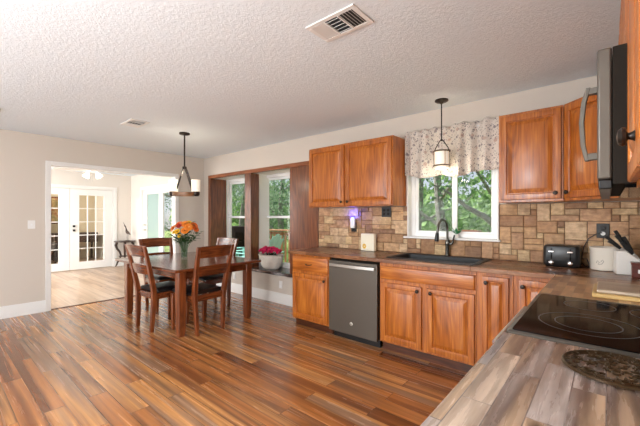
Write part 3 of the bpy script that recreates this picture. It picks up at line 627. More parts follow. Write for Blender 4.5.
m = MB(); m.box(-0.014, 0.014, -0.03, 0, -0.012, 0.012); o = m.build('plug', M['black'], None, 0.003); o.location = (-0.020, 3.4965, 1.238); tag(o, 'black plug in the outlet above the crock', 'plug')
r = outlet((-3.80, YW, 0.29), 'white wall outlet under the window seat, nearer the cabinets', M['white'], None, w_=0.036, h_=0.058)
for sz in (-0.02, 0.02): MB().lathe([(0.016, 0), (0.016, -0.002)], (0, -0.006, sz), 12, 'y').build('socket', M['white_gloss'], r)
r = outlet((-5.0, YW, 0.29), 'white wall outlet under the window seat, behind the dining chairs', M['white'], None, w_=0.036, h_=0.058)
for sz in (-0.02, 0.02): MB().lathe([(0.016, 0), (0.016, -0.002)], (0, -0.006, sz), 12, 'y').build('socket', M['white_gloss'], r)
r = outlet((XL, 0.93, 1.225), 'white light switch on the left wall', M['white'], None, rz=pi / 2, w_=0.040, h_=0.058, name='light_switch', cat='light switch')
box(-0.008, 0.008, -0.013, -0.006, -0.012, 0.012).build('toggle', M['white_gloss'], r, 0.002)
# night light
nl = thing('night_light', 'white plug-in night light glowing blue under the wall cabinet', 'night light', (-2.425, 3.4985, 1.225))
MB().rings([rr2(0.030, 0.016, -0.035, 0, -0.018, 0.012), rr2(0.034, 0.018, -0.02, 0, -0.018, 0.012), rr2(0.034, 0.018, 0.07, 0, -0.018, 0.012), rr2(0.028, 0.014, 0.09, 0, -0.018, 0.012)]).build('case', M['white_gloss'], nl)
box(-0.022, 0.022, -0.026, -0.008, 0.091, 0.100).build('lens', plain('blue_lens', (60, 70, 255), 0.3, emit=(50, 60, 255), estr=14), nl, 0.003)
light('night_light_glow', 'POINT', (-2.425, 3.455, 1.35), (0, 0, 0), 1.1, (0.06, 0.08, 1.0), shadow_soft_size=0.012)

# ================================================================== VALANCE, PENDANT, CHANDELIER
def floral():
    m = bpy.data.materials.new('floral_linen'); m.use_nodes = True; nt = m.node_tree; nt.nodes.clear()
    out = N(nt, 'ShaderNodeOutputMaterial'); tc = N(nt, 'ShaderNodeTexCoord')
    base = lin((238, 230, 222)); col = base
    c = None
    for sc, th, cc, seed in ((22.0, 0.22, (150, 138, 142), 0), (52.0, 0.22, (96, 88, 96), 5), (12.0, 0.20, (206, 178, 166), 9), (70.0, 0.2, (120, 112, 118), 15)):
        mp = N(nt, 'ShaderNodeMapping'); mp.inputs['Location'].default_value = (seed, seed, seed); nt.links.new(tc.outputs['Object'], mp.inputs[0])
        nz = N(nt, 'ShaderNodeTexNoise', i_Scale=sc * 0.7, i_Detail=3.0); nt.links.new(mp.outputs[0], nz.inputs['Vector'])
        vv = N(nt, 'ShaderNodeTexVoronoi', i_Scale=sc); nt.links.new(mp.outputs[0], vv.inputs['Vector'])
        f = math_n(nt, 'ADD', vv.outputs['Distance'], math_n(nt, 'MULTIPLY', math_n(nt, 'SUBTRACT', nz.outputs[0], 0.5), 0.9))
        rp = ramp(nt, [(th - 0.06, (1, 1, 1, 1)), (th + 0.05, (0, 0, 0, 1))]); nt.links.new(f, rp.inputs[0])
        c = mixc(nt, math_n(nt, 'MULTIPLY', rp.outputs[0], 0.8), c if c is not None else base, lin(cc))
    d = N(nt, 'ShaderNodeBsdfDiffuse'); t = N(nt, 'ShaderNodeBsdfTranslucent'); nt.links.new(c, d.inputs[0]); nt.links.new(c, t.inputs[0])
    mx = N(nt, 'ShaderNodeMixShader'); mx.inputs[0].default_value = 0.4; nt.links.new(d.outputs[0], mx.inputs[1]); nt.links.new(t.outputs[0], mx.inputs[2]); nt.links.new(mx.outputs[0], out.inputs[0]); return m
va = thing('valance', 'pale floral gathered valance across the top of the sink window', 'curtain', (-1.235, YW - 0.075, 0))
m = MB(); nx, nz = 150, 16; x0, x1 = -0.478, 0.505
def vy(u, v): return (0.044 + 0.006 * v) * (sin(u * 41 + 1.7 * sin(u * 9)) * 0.6 + 0.5 * sin(u * 17 + 1.0)) * (0.45 + 0.55 * v) - 0.012 * v
vs = []
for k in range(nz + 1):
    v = k / nz
    for i in range(nx + 1):
        u = i / nx; zt = 2.262 + 0.012 * sin(u * 60) + 0.008 * sin(u * 23)
        zb = 1.775 + 0.018 * sin(u * 17 + 1.0) - 0.030 * sin(pi * u) + 0.03 * (u > 0.8) * (u - 0.8) * 5
        vs.append((x0 + (x1 - x0) * u, vy(u, v) + 0.01, zt + (zb - zt) * v))
m.add(vs, [(k * (nx + 1) + i, k * (nx + 1) + i + 1, (k + 1) * (nx + 1) + i + 1, (k + 1) * (nx + 1) + i) for k in range(nz) for i in range(nx)])
vo = m.build('cloth', floral(), va, smooth=180)
sm = vo.modifiers.new('thick', 'SOLIDIFY'); sm.thickness = 0.0015
MB().tube([(-0.47, 0.035, 2.215), (0.5, 0.035, 2.215)], 0.008, 10).build('rod', M['white'], va)

M['shade'] = plain('seeded_glass_lit', (250, 244, 230), 0.4, emit=(255, 240, 214), estr=0.22)
M['bulb'] = plain('lit_bulb', (255, 240, 210), 0.4, emit=(255, 226, 180), estr=5)
pn = thing('pendant_lamp', 'bronze pendant lamp with a glass cylinder shade hanging over the sink', 'pendant light', (-1.229, 3.276, HC))
MB().lathe([(0.062, -0.001), (0.064, -0.012), (0.05, -0.022), (0.02, -0.028), (0.008, -0.04)], n=24).build('canopy', M['bronze'], pn)
MB().tube([(0, 0, -0.03), (0, 0, -0.395)], 0.0055, 8).build('stem', M['bronze'], pn)
y_ = MB()
for s_ in (-1, 1): y_.tube([(0, 0, -0.385), (s_ * 0.02, 0, -0.405), (s_ * 0.064, 0, -0.475), (s_ * 0.07, 0, -0.50)], 0.005, 8)
y_.sphere((0, 0, -0.392), 0.012); y_.build('yoke', M['bronze'], pn)
fr = MB()
for z in (-0.505, -0.645): fr.tube([(0.076 * cos(2 * pi * k / 28), 0.076 * sin(2 * pi * k / 28), z) for k in range(28)], 0.007, 8, True)
for k in range(4): a = pi / 4 + k * pi / 2; fr.tube([(0.076 * cos(a), 0.076 * sin(a), -0.505), (0.076 * cos(a), 0.076 * sin(a), -0.645)], 0.003, 6)
fr.build('cage', M['bronze_lt'], pn)
MB().lathe([(0.068, -0.50), (0.068, -0.665), (0.055, -0.672), (0.05, -0.665), (0.063, -0.655), (0.063, -0.50)], n=28, cap0=False, cap1=False).build('shade', M['shade'], pn)
MB().sphere((0, 0, -0.58), 0.026, 14, 10, 1.3).build('bulb', M['bulb'], pn)
light('pendant_glow', 'POINT', (-1.229, 3.276, 1.77), (0, 0, 0), 3, (1.0, 0.86, 0.66), shadow_soft_size=0.05)

ch = thing('chandelier', 'bronze and wood ring chandelier with two glowing glass shades over the dining table', 'chandelier', (-4.375, 2.280, HC), radians(40.48))
MB().lathe([(0.068, -0.001), (0.07, -0.018), (0.055, -0.026), (0.012, -0.032)], n=24).build('canopy', M['bronze'], ch)
MB().tube([(0, 0, -0.03), (0, 0, -0.48)], 0.010, 10).build('stem', M['bronze'], ch)
MB().cyl((0, 0, -0.505), 0.028, 0.045, 'z', 16).build('hub', M['bronze'], ch)
for a, b in ((-1, 0.006), (1, 0.016)):
    MB().rings([[(a * t * 0.115 + a * 0.015 - b, -0.012, z), (a * t * 0.115 + a * 0.015 + b, -0.012, z), (a * t * 0.115 + a * 0.015 + b, 0.012, z), (a * t * 0.115 + a * 0.015 - b, 0.012, z)] for t, z in ((0, -0.485), (1, -0.835))]).build('strap', M['bronze'], ch)
rb = [(0.160, -0.858), (0.160, -0.812), (0.128, -0.812), (0.128, -0.858)]
MB().rings([[((r_) * cos(2 * pi * k / 40), r_ * 0.8 * sin(2 * pi * k / 40), z) for k in range(40)] for r_, z in rb], closed=True).build('ring', wood('rustic_ring_wood', (92, 60, 34), (124, 84, 50), (150, 108, 66), axis='x'), ch)
for sx in (-0.155, 0.155):
    MB().lathe([(0.035, -0.862), (0.05, -0.842), (0.05, -0.80), (0.02, -0.795), (0.02, -0.78)], (sx, 0, 0), 18).build('cup', M['bronze'], ch)
    MB().lathe([(0.056, -0.80), (0.057, -0.64), (0.053, -0.64), (0.052, -0.80)], (sx, 0, 0), 24, cap0=False, cap1=False).build('shade', M['shade'], ch)
    MB().sphere((sx, 0, -0.72), 0.024, 12, 8, 1.4).build('bulb', M['bulb'], ch)
light('chandelier_glow', 'POINT', (-4.375, 2.280, 1.92), (0, 0, 0), 5, (1.0, 0.88, 0.7), shadow_soft_size=0.08)

# ------------------------------------------------------------------ ceiling registers, smoke detector
def register(name, label, x0, x1, y0, y1):
    r = thing(name, label, 'air vent', ((x0 + x1) / 2, (y0 + y1) / 2, HC), 0, 'ceiling air registers')
    hx, hy = (x1 - x0) / 2, (y1 - y0) / 2; b = 0.028
    m = MB()
    for q in ((-hx, hx, -hy, -hy + b), (-hx, hx, hy - b, hy), (-hx, -hx + b, -hy + b, hy - b), (hx - b, hx, -hy + b, hy - b)): m.box(*q, -0.010, -0.001)
    m.build('frame', M['white'], r, 0.002)
    box(-hx + b, hx - b, -hy + b, hy - b, -0.0025, -0.001).build('duct_opening', M['black'], r)
    ix, iy = hx - b, hy - b; t = 2 * ix / 3
    def slat(px, py, lx, ly, tilt, ax):
        o = box(-lx, lx, -ly, ly, -0.0008, 0.0008).build('slat', M['white'], r); o.location = (px, py, -0.008)
        o.rotation_euler = (tilt, 0, 0) if ax == 'x' else (0, tilt, 0)
    for k in range(5): slat(-ix + t * (k + 0.5) / 5.0, 0, 0.0075, iy, radians(-32), 'y')
    for k in range(5): slat(0, -iy + 2 * iy * (k + 0.5) / 5, t / 2 - 0.004, 0.010, radians(38), 'x')
    for k in range(5): slat(ix - t * (k + 0.5) / 5.0, 0, 0.0075, iy, radians(42), 'y')
    for sx in (-t / 2, t / 2): box(sx - 0.004, sx + 0.004, -iy, iy, -0.012, -0.003).build('divider', M['white'], r)
register('air_register', 'white louvered air vent on the kitchen ceiling, nearest the viewer', -1.385, -1.035, 1.485, 1.70)
register('air_register', 'white air vent on the ceiling near the living room opening', -4.54, -4.19, 1.54, 1.745)
sd = thing('smoke_detector', 'grey round smoke detector on the ceiling at the left edge', 'smoke detector', (-4.90, 0.44, HC))
MB().lathe([(0.068, -0.001), (0.066, -0.028), (0.05, -0.036), (0.02, -0.038)], n=24).build('body', plain('grey_plastic', (190, 188, 184), 0.5), sd)

# ================================================================== DINING SET
tb = thing('dining_table', 'dark cherry wood dining table in front of the bay window', 'table', (-4.30, 2.275, 0), radians(1.0))
hx, hy = 0.830, 0.590
box(-hx, hx, -hy, hy, 0.728, 0.762).build('tabletop', M['cherry_x'], tb, 0.008, seg=3)
m = MB(); ax, ay = hx - 0.105, hy - 0.105
m.box(-ax, ax, -ay, -ay + 0.025, 0.635, 0.727); m.box(-ax, ax, ay - 0.025, ay, 0.635, 0.727); m.box(-ax, -ax + 0.025, -ay + 0.025, ay - 0.025, 0.635, 0.727); m.box(ax - 0.025, ax, -ay + 0.025, ay - 0.025, 0.635, 0.727)
m.build('apron', M['cherry_x'], tb, 0.003)
for sx in (-1, 1):
    for sy in (-1, 1):
        cx_, cy_ = sx * (hx - 0.13), sy * (hy - 0.13)
        MB().sweep([(cx_, cy_, 0), (cx_, cy_, 0.06), (cx_, cy_, 0.35), (cx_, cy_, 0.60), (cx_, cy_, 0.727)], [(0.032, 0.032), (0.040, 0.040), (0.044, 0.044), (0.044, 0.044), (0.044, 0.044)]).build('leg', M['cherry_z'], tb, 0.006)
# chair: local front is -y, back at +y; origin on the floor below the middle of the back
def make_chair(label):
    r = thing('dining_chair', label, 'chair')
    w2 = 0.205
    def wd(z): return 0.172 + 0.058 * z
    def py(z): return 0.0 if z < 0.4 else 0.13 * ((z - 0.4) / 0.6) ** 1.25  # recline
    zs = [0, 0.2, 0.42, 0.55, 0.7, 0.85, 1.0]
    for s_ in (-1, 1):
        MB().sweep([(s_ * wd(z), py(z) + (0.02 * (1 - z / 0.42) if z < 0.42 else 0), z) for z in zs], [(0.019, 0.020), (0.021, 0.024), (0.023, 0.028), (0.024, 0.026), (0.023, 0.022), (0.022, 0.018), (0.021, 0.015)]).build('back_post', M['cherry_z'], r, 0.004)
        MB().sweep([(s_ * w2 * 1.02, -0.40, 0), (s_ * w2 * 1.02, -0.40, 0.15), (s_ * w2 * 1.02, -0.40, 0.43)], [(0.015, 0.015), (0.019, 0.019), (0.022, 0.022)]).build('leg', M['cherry_z'], r, 0.004)
    def rail(z0, z1, name):
        m = MB(); n = 10; rings = []
        for k in range(n + 1):
            u = -1 + 2 * k / n; x = u; bow = 0.022 * (1 - u * u); xa, xb = u * (wd(z0) - 0.012), u * (wd(z1) - 0.012)
            rings.append([(xa, py(z0) + bow - 0.009, z0), (xa, py(z0) + bow + 0.009, z0), (xb, py(z1) + bow + 0.009, z1 - 0.008 * u * u), (xb, py(z1) + bow - 0.009, z1 - 0.008 * u * u)])
        m.rings(rings).build(name, M['cherry_x'], r, 0.003)
    rail(0.872, 1.008, 'top_rail'); rail(0.665, 0.785, 'middle_rail')
    m = MB(); m.box(-w2 + 0.02, w2 - 0.02, -0.012, 0.008, 0.375, 0.445); m.box(-w2 + 0.02, w2 - 0.02, -0.412, -0.390, 0.375, 0.445)
    for s_ in (-1, 1): m.box(s_ * w2 - 0.010, s_ * w2 + 0.010, -0.385, -0.015, 0.375, 0.445)
    m.build('seat_frame', M['cherry_x'], r, 0.003)
    m = MB(); m.rings([rr2(0.212, 0.215, 0.446, 0, -0.212, 0.03), rr2(0.222, 0.225, 0.456, 0, -0.212, 0.035), rr2(0.218, 0.221, 0.476, 0, -0.212, 0.035), rr2(0.19, 0.195, 0.489, 0, -0.212, 0.03), rr2(0.12, 0.13, 0.494, 0, -0.212, 0.02)])
    for i, p in enumerate(m.v):   # clear the posts
        if p[1] > -0.035 : m.v[i] = (p[0], -0.035, p[2])
    m.build('seat_cushion', M['leather'], r)
    return r
c0 = make_chair('dining chair with its back to the kitchen, at the near end of the table')
c0.location = (-3.50, 2.125, 0); c0.rotation_euler = (0, 0, radians(-90 + 5))   # back toward +x
spots = [((-4.155, 1.69, 0), radians(180 + 3), 'dining chair on the left long side of the table, in front of the console'),
         ((-5.155, 2.29, 0), radians(90), 'dining chair at the far end of the table, beyond the flower vase'),
         ((-4.46, 2.90, 0), radians(2), 'dining chair between the table and the bay window')]
c0['group'] = 'dining chairs around the table'
for loc, rz, lab in spots:
    c = copy_tree(c0); c.location = loc; c.rotation_euler = (0, 0, rz); c['label'] = lab

# ------------------------------------------------------------------ vase and flowers
VX, VY, VZ = -4.375, 2.275, 0.763
M['vase'] = pane_mat('clear_vase_glass', tint=(0.86, 0.93, 0.90), refl=0.25)
vs = thing('vase', 'clear glass vase of orange flowers on the dining table', 'vase', (VX, VY, VZ))
MB().lathe([(0.040, 0), (0.044, 0.004), (0.042, 0.03), (0.047, 0.14), (0.062, 0.25), (0.060, 0.25), (0.044, 0.14), (0.038, 0.02), (0.01, 0.014)], n=28).build('body', M['vase'], vs)
MB().lathe([(0.036, 0.018), (0.039, 0.10), (0.0395, 0.115)], n=24).build('water', pane_mat('vase_water', tint=(0.80, 0.90, 0.84), refl=0.1), vs)
M['stem'] = plain('flower_stem_green', (62, 96, 44), 0.6)
M['leaf'] = plain('leaf_green', (52, 92, 40), 0.5, noise=0.35, nscale=30)
petal = {'orange': plain('orange_petal', (228, 134, 40), 0.6, noise=0.15, nscale=50), 'deep': plain('deep_orange_petal', (212, 100, 28), 0.6, noise=0.15, nscale=50), 'yellow': plain('yellow_petal', (238, 186, 36), 0.6), 'red': plain('red_petal', (170, 34, 22), 0.6)}
M['disc'] = plain('flower_disc', (120, 60, 20), 0.8); M['disc_y'] = plain('flower_disc_yellow', (246, 206, 120), 0.8)
def flower(root, tip, rad, colr, layers=3, disc='disc', label='', dirv=None):
    r = thing('cut_flower', label, 'flower', root, 0, 'cut flowers in the glass vase')
    tip = Vector(tip) - Vector(root); d = (dirv or Vector((tip.x, tip.y, 0.09))).normalized()
    MB().tube([(0, 0, 0), tuple(tip * 0.5 + Vector((0, 0, 0.012))), tuple(tip - d * 0.004)], 0.0025, 6).build('stem', M['stem'], r)
    q = d.to_track_quat('Z', 'Y'); m = MB()
    for L in range(layers):
        n = 13 - 2 * L; rr_ = rad * (1 - 0.24 * L)
        for k in range(n):
            a = 2 * pi * (k + 0.5 * L) / n; el = 0.18 + 0.38 * L; w_ = rr_ * 0.30
            def P(t, s): 
                v = Vector((t * cos(el), s, t * sin(el) - 0.15 * t * t / rad * 0.4 + 0.003 * L)); v.rotate(Matrix.Rotation(a, 3, 'Z')); v.rotate(q); return tuple(v + tip)
            m.add([P(rr_ * 0.12, -w_ * 0.35), P(rr_ * 0.6, -w_), P(rr_ * 0.92, -w_ * 0.6), P(rr_, 0), P(rr_ * 0.92, w_ * 0.6), P(rr_ * 0.6, w_), P(rr_ * 0.12, w_ * 0.35), P(rr_ * 0.6, 0)], [(0, 1, 7), (1, 2, 7), (2, 3, 7), (3, 4, 7), (4, 5, 7), (5, 6, 7), (6, 0, 7)])
    b = m.build('bloom', petal[colr], r, smooth=0)
    m = MB().sphere((0, 0, 0.006), rad * 0.24, 10, 6, 0.6)
    m.v = [tuple((q @ Vector(p)) + tip) for p in m.v]; m.build('flower_centre', M[disc], b)
# (side offset across the view, offset toward the viewer, height above table, radius, colour)
R_ = Vector((cos(YAW), sin(YAW), 0)); F_ = Vector((sin(YAW), -cos(YAW), 0))
FL = [(-0.135, 0.02, 0.365, 0.062, 'orange', 'large orange flower at the left of the vase bouquet'),
      (-0.075, -0.01, 0.415, 0.060, 'deep', 'deep orange flower high on the left of the vase bouquet'),
      (-0.045, 0.05, 0.40, 0.040, 'red', 'red flower near the top left of the vase bouquet'),
      (0.02, 0.01, 0.42, 0.064, 'orange', 'large orange flower at the top centre of the vase bouquet'),
      (0.085, 0.055, 0.385, 0.062, 'orange', 'orange flower with pale centre facing front in the vase bouquet'),
      (0.135, 0.0, 0.40, 0.058, 'deep', 'deep orange flower at the upper right of the vase bouquet'),
      (0.165, 0.02, 0.355, 0.048, 'deep', 'deep orange flower at the far right of the vase bouquet'),
      (0.035, 0.065, 0.335, 0.056, 'orange', 'orange flower low in the centre of the vase bouquet'),
      (-0.065, 0.07, 0.325, 0.044, 'yellow', 'yellow flower at the front left of the vase bouquet'),
      (-0.11, 0.06, 0.315, 0.036, 'yellow', 'small yellow flower at the lower left of the vase bouquet'),
      (-0.035, 0.07, 0.265, 0.030, 'yellow', 'lowest small yellow flower of the vase bouquet'),
      (0.0, -0.06, 0.40, 0.052, 'deep', 'deep orange flower at the back of the vase bouquet'),
      (0.06, -0.02, 0.445, 0.036, 'yellow', 'yellow flower at the very top of the vase bouquet')]
rf = random.Random(3)
for sd_, tw, hz, rad, cl, lab in FL:
    root = Vector((VX, VY, VZ + 0.03)) + R_ * (-sd_ * 0.12) + F_ * (-tw * 0.12)
    tip = Vector((VX, VY, VZ + hz + 0.045)) + R_ * sd_ + F_ * tw
    flower(tuple(root), tuple(tip), rad, cl, 3, 'disc_y' if 'pale centre' in lab else 'disc', lab, (R_ * sd_ * 2.0 + F_ * (tw + 0.12) * 1.6 + Vector((0, 0, 0.22))))
def sprig(root, tip, label, n=7, ln=0.06):
    r = thing('leaf_sprig', label, 'leaves', root, 0, 'green leaves in the glass vase'); tip = Vector(tip) - Vector(root)
    MB().tube([(0, 0, 0), tuple(tip * 0.5 + Vector((0, 0, 0.015))), tuple(tip)], 0.002, 5).build('stem', M['stem'], r); m = MB()
    for k in range(n):
        t = 0.66 + 0.34 * k / (n - 1); c = tip * t; a = k * 2.4; d = Vector((cos(a), sin(a), rf.uniform(-0.1, 0.5))).normalized(); s_ = d.cross(Vector((0, 0, 1))).normalized() * ln * 0.24
        m.add([tuple(c), tuple(c + d * ln * 0.45 + s_), tuple(c + d * ln), tuple(c + d * ln * 0.45 - s_), tuple(c + d * ln * 0.5 + Vector((0, 0, 0.006)))], [(0, 1, 4), (1, 2, 4), (2, 3, 4), (3, 0, 4)])
    m.build('leaves', M['leaf'], r, smooth=0)
for i, (sd_, tw, hz) in enumerate([(-0.13, 0.03, 0.27), (0.14, 0.04, 0.28), (0.10, 0.08, 0.25), (-0.05, 0.10, 0.24), (0.03, 0.10, 0.27), (0.19, -0.01, 0.32), (0.0, -0.08, 0.34), (-0.11, -0.05, 0.36), (0.08, 0.0, 0.46)]):
    root = Vector((VX, VY, VZ + 0.03)) + R_ * (-sd_ * 0.12); tip = Vector((VX, VY, VZ + hz + 0.04)) + R_ * sd_ + F_ * tw
    sprig(tuple(root), tuple(tip), ['green leaf sprig drooping at the left of the vase', 'green leaf sprig at the right of the vase', 'green leaf sprig below the pale centred flower', 'green leaf sprig over the left rim of the vase', 'green leaf sprig over the front rim of the vase', 'green leaf sprig reaching furthest right in the bouquet', 'green leaf sprig behind the bouquet', 'green leaf sprig behind the large left flower', 'green leaf sprig poking out above the bouquet'][i], 13, 0.095)

# ------------------------------------------------------------------ basket with pink flowers on the window seat
BK = (-4.21, 3.69, BZ0 + 0.049)
bk = thing('basket', 'white woven basket on the window seat', 'basket', BK)
m = MB(); n = 48; rings = []
for k in range(15):
    t = k / 14; z = 0.225 * t; rr_ = 0.095 + 0.085 * math.sqrt(t)
    rings.append([((rr_ + 0.004 * (1 if (i // 2 + k) % 2 else -1)) * cos(2 * pi * i / n) * 1.35, (rr_ + 0.004 * (1 if (i // 2 + k) % 2 else -1)) * sin(2 * pi * i / n) * 0.92, z) for i in range(n)])
for k in range(8): t = 1 - k / 7 * 0.9; rings.append([((0.085 + 0.079 * t) * cos(2 * pi * i / n) * 1.35, (0.085 + 0.079 * t) * sin(2 * pi * i / n) * 0.92, 0.225 * t) for i in range(n)])
m.rings(rings).build('weave', plain('whitewashed_wicker', (236, 230, 220), 0.7, noise=0.1, nscale=60), bk)
m = MB(); m.tube([(0.182 * 1.35 * cos(2 * pi * i / 40), 0.182 * 0.92 * sin(2 * pi * i / 40), 0.228) for i in range(40)], 0.009, 6, True).build('rim', plain('wicker_rim', (206, 196, 182), 0.7), bk)
pk = thing('flowering_plant', 'bright pink flowering plant in the white basket', 'plant', (BK[0], BK[1], BK[2] + 0.125))
rp_ = random.Random(9); M['pink'] = plain('pink_petal', (214, 24, 92), 0.6, noise=0.3, nscale=40); M['pink_leaf'] = plain('dark_plant_leaf', (34, 62, 34), 0.5)
m = MB().lathe([(0.07, -0.03), (0.12, 0.085), (0.08, 0.10)], n=20); m.build('soil', plain('potting_soil', (46, 32, 24), 0.95), pk)
m = MB()
for k in range(60):
    a = rp_.uniform(0, 6.28); q = 0.14 * math.sqrt(rp_.random()); c = Vector((q * cos(a) * 1.1, q * sin(a) * 0.85, 0.09 + rp_.uniform(0, 0.05))); d = Vector((cos(a), sin(a), rp_.uniform(0.1, 1))).normalized() * 0.05; s_ = d.cross(Vector((0, 0, 1))).normalized() * 0.014
    m.add([tuple(c), tuple(c + d * 0.5 + s_), tuple(c + d), tuple(c + d * 0.5 - s_)], [(0, 1, 2, 3)])
m.build('foliage', M['pink_leaf'], pk, smooth=0)
for k in range(16):
    a = k * 2.4; q = 0.175 * math.sqrt((k + 0.5) / 16); c = Vector((q * cos(a) * 1.3, q * sin(a) * 0.85, 0.185 - 1.2 * q * q + rp_.uniform(-0.012, 0.03))); m = MB()
    for j in range(16):
        d = Vector((rp_.gauss(0, 1), rp_.gauss(0, 1), rp_.gauss(0.5, 0.8))).normalized(); L = 0.05; s_ = d.orthogonal().normalized() * L * 0.45; t_ = d.cross(s_)
        m.add([tuple(c), tuple(c + d * L * 0.6 + s_), tuple(c + d * L + t_ * 0.3), tuple(c + d * L * 0.6 - s_)], [(0, 1, 2), (0, 2, 3)])
    m.build('bloom', M['pink'], pk, smooth=0)

# ================================================================== LIVING ROOM BEYOND THE OPENING
# French doors on the far wall (facing +x).  local: x -> world y, front toward +x
def glazed_leaf(parent, a0, a1, z0, z1, g0, g1, gz0, gz1, cols, rows, thick=0.04, name='leaf', pane=None, ax='y', pos=0.0):
    """a door leaf in the plane spanned by axis ax and z"""
    def bx(p, q, z_0, z_1, d0, d1):
        return (pos + d0, pos + d1, p, q, z_0, z_1) if ax == 'y' else (p, q, pos + d0, pos + d1, z_0, z_1)
    h = thick / 2; m = MB()
    m.box(*bx(a0, g0, z0, z1, -h, h)); m.box(*bx(g1, a1, z0, z1, -h, h)); m.box(*bx(g0, g1, z0, gz0, -h, h)); m.box(*bx(g0, g1, gz1, z1, -h, h))
    for k in range(1, cols): c = g0 + (g1 - g0) * k / cols; m.box(*bx(c - 0.010, c + 0.010, gz0, gz1, -0.014, 0.014))
    for k in range(1, rows): c = gz0 + (gz1 - gz0) * k / rows; m.box(*bx(g0, g1, c - 0.010, c + 0.010, -0.0138, 0.0138))
    o = m.build(name, M['white'], parent, 0.002)
    MB().box(*bx(g0, g1, gz0, gz1, -0.003, 0.003)).build('pane', pane or M['pane_door'], o)
    return o
fd = MB(); c = 0.07
fd.box(LX, LX + 0.018, DY1, DY1 + c, 0, DZ + c); fd.box(LX, LX + 0.018, DY0 - c, DY0, 0, DZ + c); fd.box(LX, LX + 0.018, DY0, DY1, DZ, DZ + c)
fd.box(LX - 0.1, LX, DY1 - 0.025, DY1, 0, DZ); fd.box(LX - 0.1, LX, DY0, DY0 + 0.025, 0, DZ); fd.box(LX - 0.1, LX, DY0 + 0.025, DY1 - 0.025, DZ - 0.02, DZ)
d1 = struct('door_1', fd, M['white'], 0.003)
lf = glazed_leaf(d1, 2.30, 3.242, 0.012, 2.036, 2.495, 3.040, 0.20, 1.885, 3, 5, pos=LX - 0.035)
for z in (1.00, 1.105): 
    box(LX - 0.014, LX + 0.022, 2.355, 2.405, z - 0.026, z + 0.026).build('lock', M['black'], lf, 0.006)
glazed_leaf(d1, 1.31, 2.292, 0.012, 2.036, 1.54, 2.075, 0.20, 1.885, 3, 5, pos=LX - 0.035)
# side doors to the garden
c = 0.07; fd = MB(); y0, y1 = LYW - 0.018, LYW
fd.box(EX0 - c, EX0, y0, y1, 0, EZ + c); fd.box(EX1, EX1 + c, y0, y1, 0, EZ + c); fd.box(EX0, EX1, y0, y1, EZ, EZ + c)
fd.box(EX0, EX0 + 0.02, LYW, LYW + 0.12, 0, EZ); fd.box(EX1 - 0.02, EX1, LYW, LYW + 0.12, 0, EZ); fd.box(EX0 + 0.02, EX1 - 0.02, LYW, LYW + 0.12, EZ - 0.02, EZ)
d2 = struct('door_2', fd, M['white'], 0.003)
lf = glazed_leaf(d2, EX0 + 0.022, -8.32, 0.012, EZ - 0.022, -9.10, -8.42, 0.22, 1.92, 1, 1, ax='x', pos=LYW + 0.04, pane=M['pane_aqua'])
for z in (1.00, 1.13): MB().lathe([(0.028, 0), (0.028, -0.01), (0.014, -0.014), (0.014, -0.035), (0.026, -0.042), (0.024, -0.06), (0.006, -0.066)], (-9.16, LYW + 0.02, z), 14, 'y').build('lock', M['steel'], lf)
glazed_leaf(d2, -8.31, EX1 - 0.022, 0.012, EZ - 0.022, -8.20, -7.66, 0.22, 1.92, 1, 1, ax='x', pos=LYW + 0.04)
# ceiling fan
fn = thing('ceiling_fan', 'white ceiling fan with lit glass shades in the living room', 'ceiling fan', (-8.0, 2.20, HC))
MB().lathe([(0.07, -0.001), (0.065, -0.04), (0.015, -0.06), (0.015, -0.12), (0.09, -0.13), (0.105, -0.17), (0.09, -0.215), (0.05, -0.23)], n=24).build('motor', M['white'], fn)
for k in range(5):
    a = 2 * pi * k / 5 + 0.55
    o = MB().prism([(0.10, -0.03), (0.20, -0.05), (0.60, -0.07), (0.64, -0.04), (0.64, 0.04), (0.60, 0.07), (0.20, 0.05), (0.10, 0.03)], -0.004, 0.004, 'z').build('blade', plain('fan_blade_white', (214, 208, 200), 0.5), fn); o.location = (0, 0, -0.19); o.rotation_euler = (radians(10), 0, a)
M['fan_shade'] = plain('fan_glass_lit', (255, 252, 244), 0.4, emit=(255, 246, 230), estr=2.2)
for k in range(2):
    a = YAW + pi * k; m = MB().lathe([(0.022, 0), (0.03, -0.02), (0.055, -0.07), (0.065, -0.10), (0.06, -0.10), (0.02, -0.02)], n=16, cap1=False)
    mt = Matrix.Translation((0.085 * cos(a), 0.085 * sin(a), -0.24)) @ Matrix.Rotation(a, 4, 'Z') @ Matrix.Rotation(-0.6, 4, 'Y')
    m.v = [tuple(mt @ Vector(p)) for p in m.v]; m.build('shade', M['fan_shade'], fn)
MB().tube([(0, 0, -0.23), (0.0, 0.0, -0.42)], 0.003, 5).build('pull_chain', M['steel'], fn)
# console table with curved legs
cs = thing('console_table', 'dark carved console table in the far corner of the living room', 'table', (-9.82, 3.44, 0), radians(-30))
M['iron'] = wood('dark_carved_wood', (38, 26, 20), (58, 40, 30), (78, 56, 42), axis='z')
MB().lathe([(0.235, 0.665), (0.25, 0.675), (0.25, 0.695), (0.24, 0.70)], n=32).build('tabletop', M['iron'], cs, 0.002)
for k in range(3):
    a = 2 * pi * k / 3 + 2.3; pts = [(0.20, 0.665), (0.235, 0.58), (0.20, 0.48), (0.13, 0.40), (0.10, 0.30), (0.13, 0.20), (0.19, 0.12), (0.215, 0.05), (0.24, 0.012)]
    MB().tube([(q * cos(a), q * sin(a), z) for q, z in pts], [0.03, 0.034, 0.03, 0.026, 0.024, 0.024, 0.022, 0.02, 0.012], 8).build('leg', M['iron'], cs)
MB().lathe([(0.02, 0.28), (0.14, 0.285), (0.145, 0.30), (0.02, 0.305)], n=20).build('shelf', M['iron'], cs)
bd = thing('bird_figurine', 'slender dark bird figurine with raised beak on the console table', 'figurine', (-9.78, 3.50, 0.701), radians(200))
